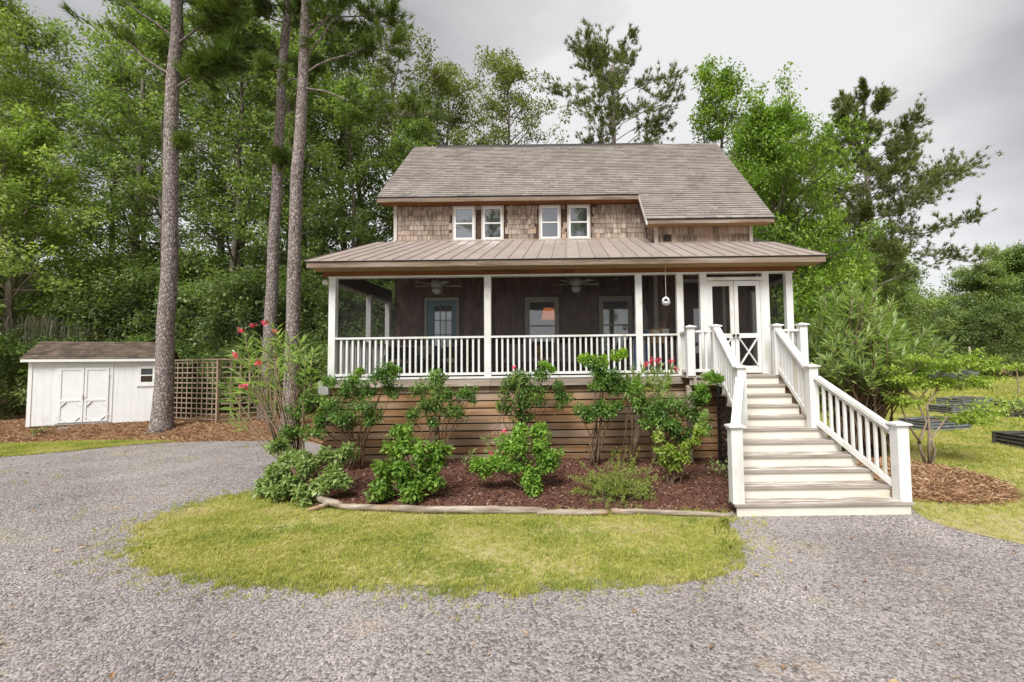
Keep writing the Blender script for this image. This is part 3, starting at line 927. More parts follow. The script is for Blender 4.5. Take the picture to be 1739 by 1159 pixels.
# --- double screen doors
part('door_header', MB().box(3.042, 4.26, YP - .075, YP + .05, 4.045, 4.115), M['white'], house)
part('door_jamb', MB().box(4.215, 4.262, YP - .06, YP + .05, 2.0, 4.04), M['white'], house)
part('door_jamb', MB().box(3.042, 3.075, YP - .06, YP + .05, 2.0, 4.04), M['white'], house)
part('door_sill', MB().box(3.0, 4.3, YP - .09, YP + .06, 1.965, 2.0), M['nosing'], house)
def screen_door(x0, x1, knob_x):
    y0, y1 = YP - .05, YP - .012
    mb = MB()
    st = .085
    mb.box(x0, x0 + st, y0, y1, 2.02, 4.03).box(x1 - st, x1, y0, y1, 2.02, 4.03)
    mb.box(x0 + st, x1 - st, y0, y1, 3.925, 4.03).box(x0 + st, x1 - st, y0, y1, 2.78, 2.88).box(x0 + st, x1 - st, y0, y1, 2.02, 2.17)
    ym = (y0 + y1) / 2
    mb.beam((x0 + st - .01, ym, 2.16), (x1 - st + .01, ym, 2.79), .024, .075, (0, -1, 0))
    mb.beam((x1 - st + .01, ym + .004, 2.16), (x0 + st - .01, ym + .004, 2.79), .022, .075, (0, -1, 0))
    # the two diagonals are bars laid flat in the door's plane
    d = part('screen_door', mb, M['white'], house)
    part('screen', MB().add([(x0 + st, y1 - .006, 2.15), (x1 - st, y1 - .006, 2.15), (x1 - st, y1 - .006, 3.93), (x0 + st, y1 - .006, 3.93)], [(0, 1, 2, 3)]), M['screen'], d)
    part('knob', MB().lathe([(.008, 0), (.008, .03), (.03, .035), (.034, .055), (.02, .07)], 12), M['black'], d, loc=(knob_x, y0, 2.83), rot=(math.pi / 2, 0, 0), smooth=True)
screen_door(3.08, 3.632, 3.595)
screen_door(3.642, 4.21, 3.68)

# --- porch roof of metal panels
SL = 0.383
def zr(y): return 4.478 + SL * (y - 9.44)
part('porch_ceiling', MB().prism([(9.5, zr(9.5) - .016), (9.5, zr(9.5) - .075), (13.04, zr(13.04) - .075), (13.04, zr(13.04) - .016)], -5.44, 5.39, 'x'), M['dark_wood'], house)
proof = part('porch_roof', MB().prism([(9.45, zr(9.45) - .013), (9.45, zr(9.45) - .003), (13.04, zr(13.04) - .003), (13.04, zr(13.04) - .013)], -5.47, 5.42, 'x'), M['metal_seam'], house)
NPAN = 36
pw = 10.95 / NPAN
def panel_mesh(ye):
    mb = MB().prism([(9.43, zr(9.43)), (9.43, zr(9.43) + .012), (ye, zr(ye) + .012), (ye, zr(ye))], .009, pw - .009, 'x')
    me = mb.mesh('roof_panel'); me.materials.append(M['metal']); return me
def seam_mesh(ye):
    mb = MB().prism([(9.428, zr(9.428) + .001), (9.428, zr(9.428) + .026), (ye, zr(ye) + .026), (ye, zr(ye) + .001)], -.007, .007, 'x')
    me = mb.mesh('seam'); me.materials.append(M['metal_seam']); return me
pms = {13.04: panel_mesh(13.04), 11.89: panel_mesh(11.89)}
sms = {13.04: seam_mesh(13.04), 11.89: seam_mesh(11.89)}
for i in range(NPAN + 1):
    x = -5.5 + i * pw
    ye = 11.89 if x > 2.2 else 13.04
    if i < NPAN: part('roof_panel', pms[ye], None, proof, loc=(x, 0, 0))
    part('seam', sms[ye], None, proof, loc=(x, 0, 0))

# --- walls
def wall_segments(x0, x1, z0, z1, holes):
    """rectangles that fill a wall round its openings"""
    out = []
    xsn = sorted({x0, x1, *[h[0] for h in holes], *[h[1] for h in holes]})
    for a, b in zip(xsn[:-1], xsn[1:]):
        hs = sorted([h for h in holes if h[0] <= a and h[1] >= b], key=lambda h: h[2])
        z = z0
        for h in hs:
            if h[2] > z: out.append((a, b, z, h[2]))
            z = h[3]
        if z < z1: out.append((a, b, z, z1))
    return out

W1 = (-1.15, -.34, 2.6, 4.1)
W2 = (.975, 1.775, 2.6, 4.1)
DR = (-4.06, -3.2, DECK, 4.14)
mb = MB()
for a, b, z0, z1 in wall_segments(-5.0, 2.45, DECK, 5.6, [W1, W2, DR]):
    mb.box(a, b, YM + .02, YM + .16, z0, z1)
low_wall = part('porch_back_wall', mb, M['dark_wood'], house)

# ---- shingle courses
SHW = [.085, .11, .13, .155, .19]
def shake_mesh(w, h, t=.016):
    mb = MB().add([(-w / 2, -t, 0), (w / 2, -t, 0), (w / 2, 0, 0), (-w / 2, 0, 0), (-w / 2, -.004, h), (w / 2, -.004, h), (w / 2, 0, h), (-w / 2, 0, h)],
                  [(0, 3, 2, 1), (4, 5, 6, 7), (0, 1, 5, 4), (1, 2, 6, 5), (2, 3, 7, 6), (3, 0, 4, 7)])
    return mb
def courses(x0, x1, z0, z1, step, holes, seed, jit=.006):
    r = random.Random(seed); out = []
    z = z0; row = 0
    while z < z1 - .02:
        x = x0 - r.uniform(0, .1)
        while x < x1:
            k = r.randrange(5); w = SHW[k]
            a, b = max(x, x0), min(x + w, x1)
            h = min(step * 1.35, z1 - z)
            if b - a > .03 and not any(a < H[1] - .01 and b > H[0] + .01 and z < H[3] - .01 and z + step > H[2] + .01 for H in holes):
                out.append((a, b, z + r.uniform(-jit, jit), h, w == b - a, k))
            x += w + r.uniform(.003, .006)
        z += step; row += 1
    return out
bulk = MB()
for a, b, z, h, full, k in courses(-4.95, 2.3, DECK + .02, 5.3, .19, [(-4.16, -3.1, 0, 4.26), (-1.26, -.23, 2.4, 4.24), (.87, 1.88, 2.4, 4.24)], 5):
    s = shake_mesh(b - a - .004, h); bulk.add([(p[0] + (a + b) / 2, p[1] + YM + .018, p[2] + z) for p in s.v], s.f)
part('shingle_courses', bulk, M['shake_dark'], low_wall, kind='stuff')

# lower bay wall and cheek
bay_low = part('bay_lower_wall', MB().box(2.33, 2.95, YB + .02, YB + .16, DECK, 5.2).box(4.16, 4.9, YB + .02, YB + .16, DECK, 5.2).box(2.95, 4.16, YB + .02, YB + .16, 4.38, 5.2)
               .box(2.95, 4.16, YB + .06, YB + .16, DECK, 4.38).box(2.35, 2.49, YB + .16, YM + .019, DECK, 5.19), M['dark_wood'], house)
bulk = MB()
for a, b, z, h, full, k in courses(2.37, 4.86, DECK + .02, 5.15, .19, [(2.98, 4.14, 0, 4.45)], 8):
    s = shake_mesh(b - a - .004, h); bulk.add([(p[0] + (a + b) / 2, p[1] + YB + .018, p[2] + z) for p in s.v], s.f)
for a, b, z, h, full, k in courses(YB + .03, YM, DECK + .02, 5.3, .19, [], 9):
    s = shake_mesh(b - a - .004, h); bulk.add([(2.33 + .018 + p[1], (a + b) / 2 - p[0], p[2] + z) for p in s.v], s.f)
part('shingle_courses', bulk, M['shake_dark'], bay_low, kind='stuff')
part('corner_board', MB().box(2.27, 2.365, YB - .02, YB + .02, DECK, 5.3), M['trim_cream'], house)

# upper front wall with picked-out shingles
UPW = [(-3.32, -2.65), (-2.48, -1.83), (-.81, -.17), (.015, .687)]
ZW0, ZW1 = 5.91, 6.9
up_wall = part('upper_wall', MB().box(-5.0, 2.33, YM + .02, YM + .16, 5.5, 7.3), M['dark_wood'], house)
holes = [(a - .01, b + .01, ZW0 - .02, ZW1 + .05) for a, b in UPW]
pieces = courses(-4.93, 2.31, 5.915, 6.905, .145, holes, 12, .008)
shake_meshes = {}
for k, w in enumerate(SHW):
    me = shake_mesh(w - .004, .19, .019).mesh('shingle'); me.materials.append(M['shake']); shake_meshes[k] = me
full = [p for p in pieces if p[4] and p[2] + .19 < 6.93]
full.sort(key=lambda p: -(p[1] - p[0]))
single = set(id(p) for p in full[:298])
bulk = MB()
for p in pieces:
    a, b, z, h, f_, k = p
    if id(p) in single:
        part('shingle', shake_meshes[k], None, up_wall, loc=((a + b) / 2, YM + .018 + rnd.uniform(-.002, 0), z))
    else:
        s = shake_mesh(b - a - .004, min(h, 6.93 - z), .019); bulk.add([(q[0] + (a + b) / 2, q[1] + YM + .018, q[2] + z) for q in s.v], s.f)
part('shingle_courses', bulk, M['shake_bulk'], up_wall, kind='stuff')
part('corner_board', MB().box(-5.03, -4.94, YM - .022, YM + .02, 5.84, 6.93), M['trim_grey'], house)
part('flashing_board', MB().box(-4.99, 2.3, YM - .03, YM + .012, 5.855, 5.908), M['rim'], house)

bay = part('bay_upper_wall', MB().box(2.35, 4.9, YB + .02, YB + .16, 5.2, 6.05).prism([(YB + .16, 5.2), (YM + .03, 5.2), (YM + .03, 7.2), (YB + .16, 6.2)], 2.35, 2.49, 'x'), M['dark_wood'], house)
r2 = random.Random(21)
for row, (z0, hh) in enumerate(((5.455, .215), (5.66, .2))):
    x = 2.42
    while x < 4.83:
        w = r2.choice((.11, .14, .17, .2))
        b = min(x + w, 4.83)
        if not (row == 0 and 2.58 < (x + b) / 2 < 2.72):
            part('shingle', shake_mesh(b - x - .005, hh + .005, .018), M['shake'], bay, loc=((x + b) / 2, YB + .018, z0 + r2.uniform(-.012, .012)))
        x = b + .004
y = YB + .03
for row in range(9):            # the cheek: courses that follow the porch roof's fall
    yy = YB + .02
    while yy < YM - .03:
        w = r2.choice((.1, .13, .16)); b = min(yy + w, YM - .01)
        z0 = 5.5 + row * .15 + (yy - YB) * .35
        if z0 < 6.05 + .9 * (yy - YB) and z0 > zr(yy) + .02 and b - yy > .03:
            s = shake_mesh(b - yy - .004, .19, .018)
            me = MB().add([(p[1], -p[0], p[2]) for p in s.v], s.f)
            part('shingle', me, M['shake'], bay, loc=(2.33 + .018, (yy + b) / 2, z0))
        yy = b + .004
part('corner_board', MB().box(2.318, 2.41, YB - .025, YB + .018, 5.38, 5.86), M['trim_grey'], house)
part('corner_board', MB().box(4.83, 4.915, YB - .025, YB + .1, 5.38, 5.86), M['trim_grey'], house)
part('flashing_board', MB().box(2.41, 4.83, YB - .032, YB + .012, 5.375, 5.45), M['rim'], house)
part('vent_cap', MB().box(2.6, 2.68, YB - .01, YB + .015, 5.46, 5.66), M['black'], house)

# side and back walls (gables)
prof = [(YM + .17, DECK - 1.98), (18.4, 0), (18.4, 7.4), (15.85, 9.8), (YM + .17, 7.2)]
part('gable_wall', MB().prism(prof, -5.0, -4.88, 'x'), M['shake_bulk'], house)
prof = [(YB + .17, 0), (18.4, 0), (18.4, 7.4), (15.85, 9.8), (YB + .17, 6.05)]
part('gable_wall', MB().prism(prof, 4.78, 4.9, 'x'), M['shake_bulk'], house)
part('back_wall', MB().box(-4.88, 4.78, 18.28, 18.4, 0, 7.4), M['shake_bulk'], house)
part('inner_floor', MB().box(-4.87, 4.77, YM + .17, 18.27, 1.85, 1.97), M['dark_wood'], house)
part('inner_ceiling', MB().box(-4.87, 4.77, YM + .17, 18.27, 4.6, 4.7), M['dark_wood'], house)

# --- main roof
RS = .958
def zroof(y): return 6.0 + RS * (y - 11.6)
th = .14
mb = MB().prism([(12.73, zroof(12.73) - .012), (12.73, zroof(12.73) - .012 - .1), (15.85, zroof(15.85) - th - .06), (15.85, zroof(15.85) - .012)], -5.38, 5.36, 'x')
roof = part('roof', mb, M['dark_wood'], house)
part('roof_deck', MB().prism([(11.6, zroof(11.6) - .012), (11.6, zroof(11.6) - .1), (12.728, zroof(12.728) - .11), (12.728, zroof(12.728) - .012)], 2.08, 5.36, 'x'), M['dark_wood'], roof)
part('rear_slope', MB().prism([(15.852, zroof(15.85) - .012), (15.852, zroof(15.85) - .2), (18.9, zroof(12.8) - .15), (18.9, zroof(12.8))], -5.38, 5.36, 'x'), M['roof'], roof)
ca, sa = 1 / math.hypot(1, RS), RS / math.hypot(1, RS)
tabs = MB()
r3 = random.Random(31)
slen = (15.85 - 11.6) / ca
step = .137
nrow = int(slen / step)
s_break = (12.73 - 11.6) / ca
off = (s_break % step)
s = 0.0
row = 0
while s < slen - .03:
    x0 = -5.4 if s >= s_break - .07 else 2.05
    x = x0 - r3.uniform(0, .3)
    while x < 5.38:
        w = r3.choice((.16, .24, .32, .32))
        a, b = max(x, x0), min(x + w, 5.38)
        if b - a > .02:
            s0 = max(s + r3.uniform(-.004, .004), s_break - .03 if x0 < 0 else -.03) - .0
            if row == 0: s0 = -.03
            s1 = min(s + step * 1.15, slen)
            n0, n1 = .023 + r3.uniform(-.004, .004), .002
            def Q(xx, ss, nn): return (xx, 11.6 + ss * ca - nn * sa, 6.0 + ss * sa + nn * ca)
            g = .0022
            tabs.add([Q(a + g, s0, n0), Q(b - g, s0, n0), Q(b - g, s1, n1), Q(a + g, s1, n1), Q(a + g, s0, n0 - .019), Q(b - g, s0, n0 - .019)],
                     [(0, 1, 2, 3), (4, 5, 1, 0), (4, 0, 3), (1, 5, 2)])
        x += w
    s += step
    row += 1
part('shingle_courses', tabs, M['roof'], roof, kind='stuff')
part('ridge_cap', MB().prism([(15.7, zroof(15.7) + .012), (15.85, zroof(15.85) + .045), (16.0, zroof(15.7) + .012), (15.85, zroof(15.85) + .02)], -4.6, 3.1, 'x'), M['drip'], roof)
part('drip_edge', MB().box(-5.4, 2.05, 12.70, 12.74, zroof(12.72) - .05, zroof(12.72) - .028), M['drip'], roof)
part('drip_edge', MB().box(2.07, 5.38, 11.57, 11.61, zroof(11.59) - .05, zroof(11.59) - .028), M['drip'], roof)
for a, b in ((-5.38, -1.6), (-1.6, 2.06)):
    part('fascia_board', MB().box(a + .002, b - .002, 12.70, 12.74, 6.92, zroof(12.72) - .052), M['fascia'], roof)
part('soffit', MB().box(-5.36, 2.33, 12.742, YM + .01, 6.925, 6.945), M['beam'], roof)
part('fascia_board', MB().box(2.1, 5.36, 11.575, 11.612, 5.855, zroof(11.59) - .052), M['fascia'], roof)
part('soffit', MB().box(2.1, 5.34, 11.614, YB + .01, 5.862, 5.88), M['soffit'], roof)
part('barge_board', MB().prism([(11.58, 5.83), (11.58, zroof(11.58) - .03), (12.72, zroof(12.72) - .03), (12.72, zroof(12.72) - .17)], 2.05, 2.085, 'x'), M['white'], roof)
part('barge_board', MB().prism([(12.72, zroof(12.72) - .2), (12.72, zroof(12.72) - .06), (15.85, zroof(15.85) - .06), (15.85, zroof(15.85) - .2)], -5.4, -5.382, 'x'), M['fascia'], roof)
part('barge_board', MB().prism([(11.6, zroof(11.6) - .2), (11.6, zroof(11.6) - .06), (15.85, zroof(15.85) - .06), (15.85, zroof(15.85) - .2)], 5.362, 5.38, 'x'), M['fascia'], roof)

# --- windows
def up_window(x0, x1, curtain):
    y = YM
    t = .045
    c = MB().box(x0, x0 + t, y - .03, y + .02, ZW0, ZW1).box(x1 - t, x1, y - .03, y + .02, ZW0, ZW1)
    c.box(x0 + t, x1 - t, y - .03, y + .02, ZW1 - t, ZW1).box(x0 - .01, x1 + .01, y - .045, y + .02, ZW0 - .045, ZW0)
    w = part('window', c, M['trim_grey'], house)
    a, b, z0, z1 = x0 + t + .001, x1 - t - .001, ZW0 + .002, ZW1 - t - .001
    f = .05
    fr = MB().box(a, a + f, y - .02, y + .02, z0, z1).box(b - f, b, y - .02, y + .02, z0, z1)
    fr.box(a + f, b - f, y - .02, y + .02, z0, z0 + f).box(a + f, b - f, y - .02, y + .02, z1 - f, z1)
    zm = (z0 + z1) / 2
    fr.box(a + f, b - f, y - .025, y + .015, zm - .02, zm + .02)
    part('frame', fr, M['vinyl'], w)
    part('pane', MB().box(a + f, b - f, y + .002, y + .008, zm + .02, z1 - f), M['glass_up'], w)
    part('pane', MB().box(a + f, b - f, y + .006, y + .012, z0 + f, zm - .02), M['glass_up'], w)
for a, b in UPW: up_window(a, b, True)

def porch_window(W):
    x0, x1, z0, z1 = W
    y = YM
    t = .075
    c = MB().box(x0 - t, x0, y - .03, y + .02, z0 - .02, z1).box(x1, x1 + t, y - .03, y + .02, z0 - .02, z1)
    c.box(x0 - t, x1 + t, y - .034, y + .02, z1, z1 + .1).box(x0 - t - .03, x1 + t + .03, y - .06, y + .02, z0 - .07, z0 - .02)
    w = part('window', c, M['trim_cream'], house)
    f = .045
    zm = (z0 + z1) / 2 + .02
    fr = MB().box(x0, x0 + f, y, y + .05, z0, z1).box(x1 - f, x1, y, y + .05, z0, z1).box(x0 + f, x1 - f, y, y + .05, z0, z0 + f)
    fr.box(x0 + f, x1 - f, y, y + .05, z1 - f, z1).box(x0 + f, x1 - f, y - .006, y + .045, zm - .02, zm + .02)
    part('frame', fr, M['trim_cream'], w)
    part('pane', MB().add([(x0 + f, y + .02, zm), (x1 - f, y + .02, zm), (x1 - f, y + .02, z1 - f), (x0 + f, y + .02, z1 - f)], [(0, 1, 2, 3)]), M['glass'], w)
    part('pane', MB().add([(x0 + f, y + .03, z0 + f), (x1 - f, y + .03, z0 + f), (x1 - f, y + .03, zm), (x0 + f, y + .03, zm)], [(0, 1, 2, 3)]), M['glass'], w)
porch_window(W1); porch_window(W2)

# --- blue nine-light door
c = MB().box(DR[0] - .06, DR[0], YM - .03, YM + .02, DECK, 4.14).box(DR[1], DR[1] + .06, YM - .03, YM + .02, DECK, 4.14).box(DR[0] - .06, DR[1] + .06, YM - .034, YM + .02, 4.14, 4.22)
part('door_casing', c, M['trim_cream'], house)
px0, px1, pz0, pz1 = -3.85, -3.35, 2.75, 3.98
d = MB()
for a, b, z0, z1 in wall_segments(DR[0] + .005, DR[1] - .005, DECK + .01, 4.135, [(px0, px1, pz0, pz1)]):
    d.box(a, b, YM + .0, YM + .045, z0, z1)
for i in (1, 2):
    x = px0 + (px1 - px0) * i / 3; d.box(x - .011, x + .011, YM + .004, YM + .04, pz0, pz1)
    z = pz0 + (pz1 - pz0) * i / 3; d.box(px0, px1, YM + .006, YM + .038, z - .011, z + .011)
door = part('front_door', d, M['blue'], house)
for i in range(3):
    for j in range(3):
        a, b = px0 + (px1 - px0) * i / 3, px0 + (px1 - px0) * (i + 1) / 3
        z0, z1 = pz0 + (pz1 - pz0) * j / 3, pz0 + (pz1 - pz0) * (j + 1) / 3
        part('pane', MB().box(a + .011, b - .011, YM + .02, YM + .026, z0 + .011, z1 - .011), M['glass_up'] if (j < 2 and i > 0) else M['glass'], door)
part('knob', MB().lathe([(.01, 0), (.01, .03), (.03, .035), (.03, .06)], 10), M['black'], door, loc=(-3.27, YM, 2.95), rot=(math.pi / 2, 0, 0))
part('lock', MB().lathe([(.025, 0), (.025, .02)], 10), M['black'], door, loc=(-3.27, YM, 3.1), rot=(math.pi / 2, 0, 0))

# --- full-light door in the bay
c = MB().box(2.98, 3.06, YB - .03, YB + .02, DECK, 4.36).box(4.06, 4.14, YB - .03, YB + .02, DECK, 4.36).box(2.98, 4.14, YB - .034, YB + .02, 4.36, 4.45)
part('door_casing', c, M['trim_cream'], house)
d = MB()
for a, b, z0, z1 in wall_segments(3.06, 4.06, DECK + .01, 4.36, [(3.3, 3.82, 2.5, 3.7)]): d.box(a, b, YB + .0, YB + .05, z0, z1)
door = part('side_door', d, pm('maroon_door', [(0.3, (0.06, 0.025, 0.022)), (0.7, (0.10, 0.045, 0.04))], scale=3, rough=.5), house)
part('pane', MB().box(3.3, 3.82, YB + .02, YB + .026, 2.5, 3.7), M['glass_up'], door)

# --- small fittings
fl = part('flood_light', MB().lathe([(.03, 0), (.055, .02), (.06, .07), (.045, .1)], 12).box(-.02, .02, -.02, .02, -.1, .01), M['cream_plastic'], house, loc=(-5.3, 9.9, 4.12), rot=(1.9, 0, 0.3))
sp = part('transom_fitting', MB().box(4.14, 4.24, 9.99, 10.06, 4.125, 4.2), M['black'], house)  # small camera-like fitting over the screen doors
part('lens', MB().lathe([(.02, 0), (.012, .03)], 10), M['white'], sp, loc=(4.19, 9.99, 4.162), rot=(math.pi / 2, 0, 0))

# ================================================================== PORCH STAIRS
st = thing('porch_stairs', 'white wooden porch stairs with peeling treads and flared lower railings', 'stairs', (3.7, 8.0, 0))
RISE, RUN, YTOP = .18, .265, 9.38
def half(i):          # half width of the i-th tread: flared at the bottom
    return {1: 1.30, 2: 1.19, 3: 1.12, 4: 1.03, 5: .95, 6: .86}.get(i, .655)
for i in range(1, 12):
    z = i * RISE
    yn = YTOP - (11 - i) * RUN          # nosing
    hw = half(i)
    xc = 3.7
    if i < 11:
        part('tread', MB().box(xc - hw, xc + hw, yn + .022, yn + RUN + .03, z - .034, z), M['tread'], st)
        part('nosing', MB().box(xc - hw - .002, xc + hw + .002, yn, yn + .02, z - .036, z - .001), M['nosing'], st)
    hr = hw - .03
    part('riser', MB().box(xc - hr, xc + hr, yn + .03, yn + .05, z - RISE + .001, z - .037), M['riser'], st)
part('landing_floor', MB().box(2.42, 4.98, YTOP + .022, 9.86, 1.945, 1.98), M['tread'], st)
part('nosing', MB().box(2.42, 4.98, YTOP, YTOP + .02, 1.944, 1.979), M['nosing'], st)
part('landing_beam', MB().box(2.5, 4.9, YTOP + .053, YTOP + .09, 1.79, 1.943), M['rim'], st)
part('joist_end', MB().box(2.56, 2.62, YTOP - .04, YTOP + .03, 1.8, 1.943), M['rim'], st)
mb = MB()
mb.prism([(6.9, 0.0), (7.0, .17), (9.36, 1.77), (9.36, 0)], 4.16, 4.2, 'x').prism([(6.9, 0.0), (7.0, .17), (9.36, 1.77), (9.36, 0)], 3.2, 3.24, 'x')
part('stringer', mb, M['rim'], st)
for x, nm in ((2.5, 'landing_post'), (4.85, 'landing_post')):
    part(nm, MB().box(x - .05, x + .05, 9.48, 9.58, 0, 1.79), M['rim'], st)
# dark louvred panel closing the side under the stairs
lp = part('side_panel', MB().box(3.02, 3.07, 9.28, 9.36, 0.05, 1.78).box(3.03, 3.06, 8.1, 8.16, .05, .95), M['black'], st)
for k in range(15):
    z = .12 + k * .11
    y0 = max(7.4, 9.36 - (1.86 - z) / .68)
    if y0 < 9.2: part('louvre', MB().box(3.03, 3.06, y0 + .3, 9.27, z, z + .07), M['black'], lp)

# newels with caps
def newel(x, y, z0, z1, w=.155):
    n = part('newel_post', MB().box(x - w / 2, x + w / 2, y - w / 2, y + w / 2, z0, z1), M['white'], st)
    c = MB().box(x - w / 2 - .035, x + w / 2 + .035, y - w / 2 - .035, y + w / 2 + .035, z1, z1 + .025)
    c.add([(x - w / 2 - .03, y - w / 2 - .03, z1 + .025), (x + w / 2 + .03, y - w / 2 - .03, z1 + .025), (x + w / 2 + .03, y + w / 2 + .03, z1 + .025), (x - w / 2 - .03, y + w / 2 + .03, z1 + .025), (x, y, z1 + .06)],
          [(0, 1, 4), (1, 2, 4), (2, 3, 4), (3, 0, 4)])
    part('cap', c, M['white'], n)
UP, MID, BOT = 9.44, 8.14, 6.86
XA, XB, XC, XD = 3.06, 4.33, 2.47, 4.92
for x in (XA, XB):
    newel(x, UP, DECK, 2.99)
    newel(x, MID, 1.08, 2.15)
for x in (XC, XD): newel(x, BOT, .18, 1.285, .17)
newel(2.53, UP, 1.981, 2.98); newel(4.86, UP, 1.981, 3.0)

def stair_rail(x0, y0, z0, x1, y1, z1, lo0, lo1, n):
    mb = MB().beam((x0, y0, z0), (x1, y1, z1), .14, .05)
    hr = part('handrail', mb, M['white'], st)
    part('subrail', MB().beam((x0, y0, z0 - .06), (x1, y1, z1 - .06), .05, .07), M['white'], hr)
    br = part('lower_rail', MB().beam((x0, y0, lo0), (x1, y1, lo1), .06, .08), M['white'], st)
    for i in range(1, n):
        t = i / n
        x, y = x0 + (x1 - x0) * t, y0 + (y1 - y0) * t
        za, zb = lo0 + (lo1 - lo0) * t, z0 + (z1 - z0) * t - .05
        part('baluster', MB().box(x - .021, x + .021, y - .021, y + .021, za, zb), M['white'], st)
for x, q in ((XA, 2.95), (XB, 2.9)):
    stair_rail(x, UP - .09, q, x, MID + .09, 2.1, 2.1, 1.24, 9)
for xa, xb in ((XA, XC), (XB, XD)):
    dx = (xb - xa) * .07
    stair_rail(xa + dx, MID - .09, 1.97, xb - dx, BOT + .095, 1.22, 1.17, .38, 10)
def landing_rail(p0, p1, zt=2.9, zb=2.09):
    part('handrail', MB().beam((*p0, zt), (*p1, zt), .1, .045), M['white'], st)
    part('lower_rail', MB().beam((*p0, zb), (*p1, zb), .05, .06), M['white'], st)
    L_ = math.dist(p0, p1); n = max(2, round(L_ / .115))
    for i in range(1, n):
        x, y = p0[0] + (p1[0] - p0[0]) * i / n, p0[1] + (p1[1] - p0[1]) * i / n
        part('baluster', MB().box(x - .021, x + .021, y - .021, y + .021, zb, zt), M['white'], st)
landing_rail((2.62, UP), (2.97, UP)); landing_rail((4.42, UP), (4.77, UP))
landing_rail((2.5, UP + .09), (2.47, YP - .07)); landing_rail((4.87, UP + .09), (4.86, YP - .07))


# ================================================================== PORCH CONTENTS
def ceiling_fan(x, y, label, turn):
    zc = zr(y) - .08
    f = thing('ceiling_fan', label, 'ceiling fan', (x, y, 4.1), turn, 'ceiling fans on the porch')
    m = M['cream_plastic']
    part('rod', MB().tube([(0, 0, .3), (0, 0, zc - 4.1)], .015, 8), m, f, local=True)
    part('motor', MB().lathe([(.05, .34), (.13, .32), (.15, .27), (.15, .2), (.11, .16), (.07, .14)], 18), m, f, local=True, smooth=True)
    part('light_bowl', MB().lathe([(.07, .13), (.125, .1), (.11, .03), (.06, -.02), (.01, -.03)], 18), M['vinyl'], f, local=True, smooth=True)
    for k in range(5):
        a = k * 2 * math.pi / 5
        mb = MB().box(.14, .24, -.02, .02, .195, .203)
        w = .065
        mb.add([(.22, -w * .7, .2), (.6, -w, .212), (.62, w, .188), (.22, w * .7, .19), (.22, -w * .7, .21), (.6, -w, .222), (.62, w, .198), (.22, w * .7, .2)],
               [(3, 2, 1, 0), (4, 5, 6, 7), (0, 1, 5, 4), (1, 2, 6, 5), (2, 3, 7, 6), (3, 0, 4, 7)])
        part('blade', mb, m, f, rot=(0, 0, a), local=True)
ceiling_fan(-3.32, 11.5, 'cream ceiling fan with light bowl above the blue door', .35)
ceiling_fan(.22, 11.5, 'cream ceiling fan hanging between the two porch windows', .3)

fd = thing('bird_feeder', 'round white hanging bird feeder under the porch eave', 'bird feeder', (2.09, 9.62, 3.55))
part('cord', MB().tube([(0, 0, .1), (.0, .0, .8)], .005, 6), M['trim_cream'], fd, local=True)
mb = MB()
prof = [(.09 * math.sin(t), -.08 * math.cos(t)) for t in [math.pi * k / 10 for k in range(1, 6)]]
mb.lathe([(.01, -.08)] + prof, 18)
part('bowl', mb, M['vinyl'], fd, local=True, smooth=True)
for k in range(4):
    a = k * math.pi / 2 + .5
    part('rib', MB().tube([(.088 * math.cos(a) * c, .088 * math.sin(a) * c, z) for c, z in ((1, 0), (.95, .028), (.8, .053), (.58, .072), (.3, .084), (0, .088))], .02, 6), M['vinyl'], fd, local=True, smooth=True)
part('cap', MB().lathe([(.035, .08), (.03, .1), (.01, .115)], 12), M['vinyl'], fd, local=True, smooth=True)

# plant pots on a shelf behind the rail
sh = thing('plant_shelf', 'narrow shelf just behind the short porch railing', 'shelf', (2.05, 10.2, DECK))
part('board', MB().box(1.66, 2.38, 10.1, 10.3, 2.86, 2.885), M['trim_cream'], sh)
for x in (1.7, 2.34): part('leg', MB().box(x - .02, x + .02, 10.18, 10.22, DECK, 2.86), M['trim_cream'], sh)
def pot(x, r, h, mat, label):
    p = thing('flower_pot', label, 'flower pot', (x, 10.2, 2.885), 0, 'pots behind the porch railing')
    part('pot_body', MB().lathe([(r * .7, 0), (r, h), (r * 1.06, h), (r * 1.06, h * 1.08), (r * .85, h * 1.08), (r * .8, h * .9)], 16), mat, p, local=True, smooth=True)
    part('soil', MB().lathe([(r * .82, h * .9), (r * .7, h * .95)], 12), M['mulch'], p, local=True)
    return p
pot(1.76, .075, .1, plain('blue_glaze', (.05, .12, .3), .3, .5), 'small blue flower pot behind the porch railing')
pot(1.98, .07, .085, M['vinyl'], 'white flower pot next to the blue pot')
p_ = pot(2.19, .085, .11, M['vinyl'], 'larger white flower pot with a thin vine nearest the door')
part('vine', MB().tube([(0, 0, .1), (-.03, .0, .25), (.02, .02, .38), (.06, 0, .46), (-.02, 0, .52)], .006, 5), M['stem'], p_, local=True)
bk = thing('basket', 'tan woven basket bag behind the white flower pots', 'basket', (2.12, 10.75, 2.75))
wick = pm('tan_wicker', [(.3, (.26, .15, .07)), (.7, (.42, .27, .14))], scale=30, rough=.8, bump=.6)
part('body', MB().prism([(-.2, 0), (.2, 0), (.26, .3), (.0, .34), (-.26, .28)], -.12, .12, 'y'), wick, bk, local=True)
part('handle', MB().tube([(-.1, 0, .28), (-.06, 0, .48), (.06, 0, .56), (.12, 0, .44), (.14, 0, .3)], .012, 6), wick, bk, local=True)
tb = thing('side_table', 'small round cream side table under the right porch window', 'table', (1.25, 12.55, DECK))
part('top', MB().lathe([(.3, .60), (.3, .64)], 20), M['trim_cream'], tb, local=True)
part('leg', MB().lathe([(.04, .03), (.03, .6)], 10), M['trim_cream'], tb, local=True)
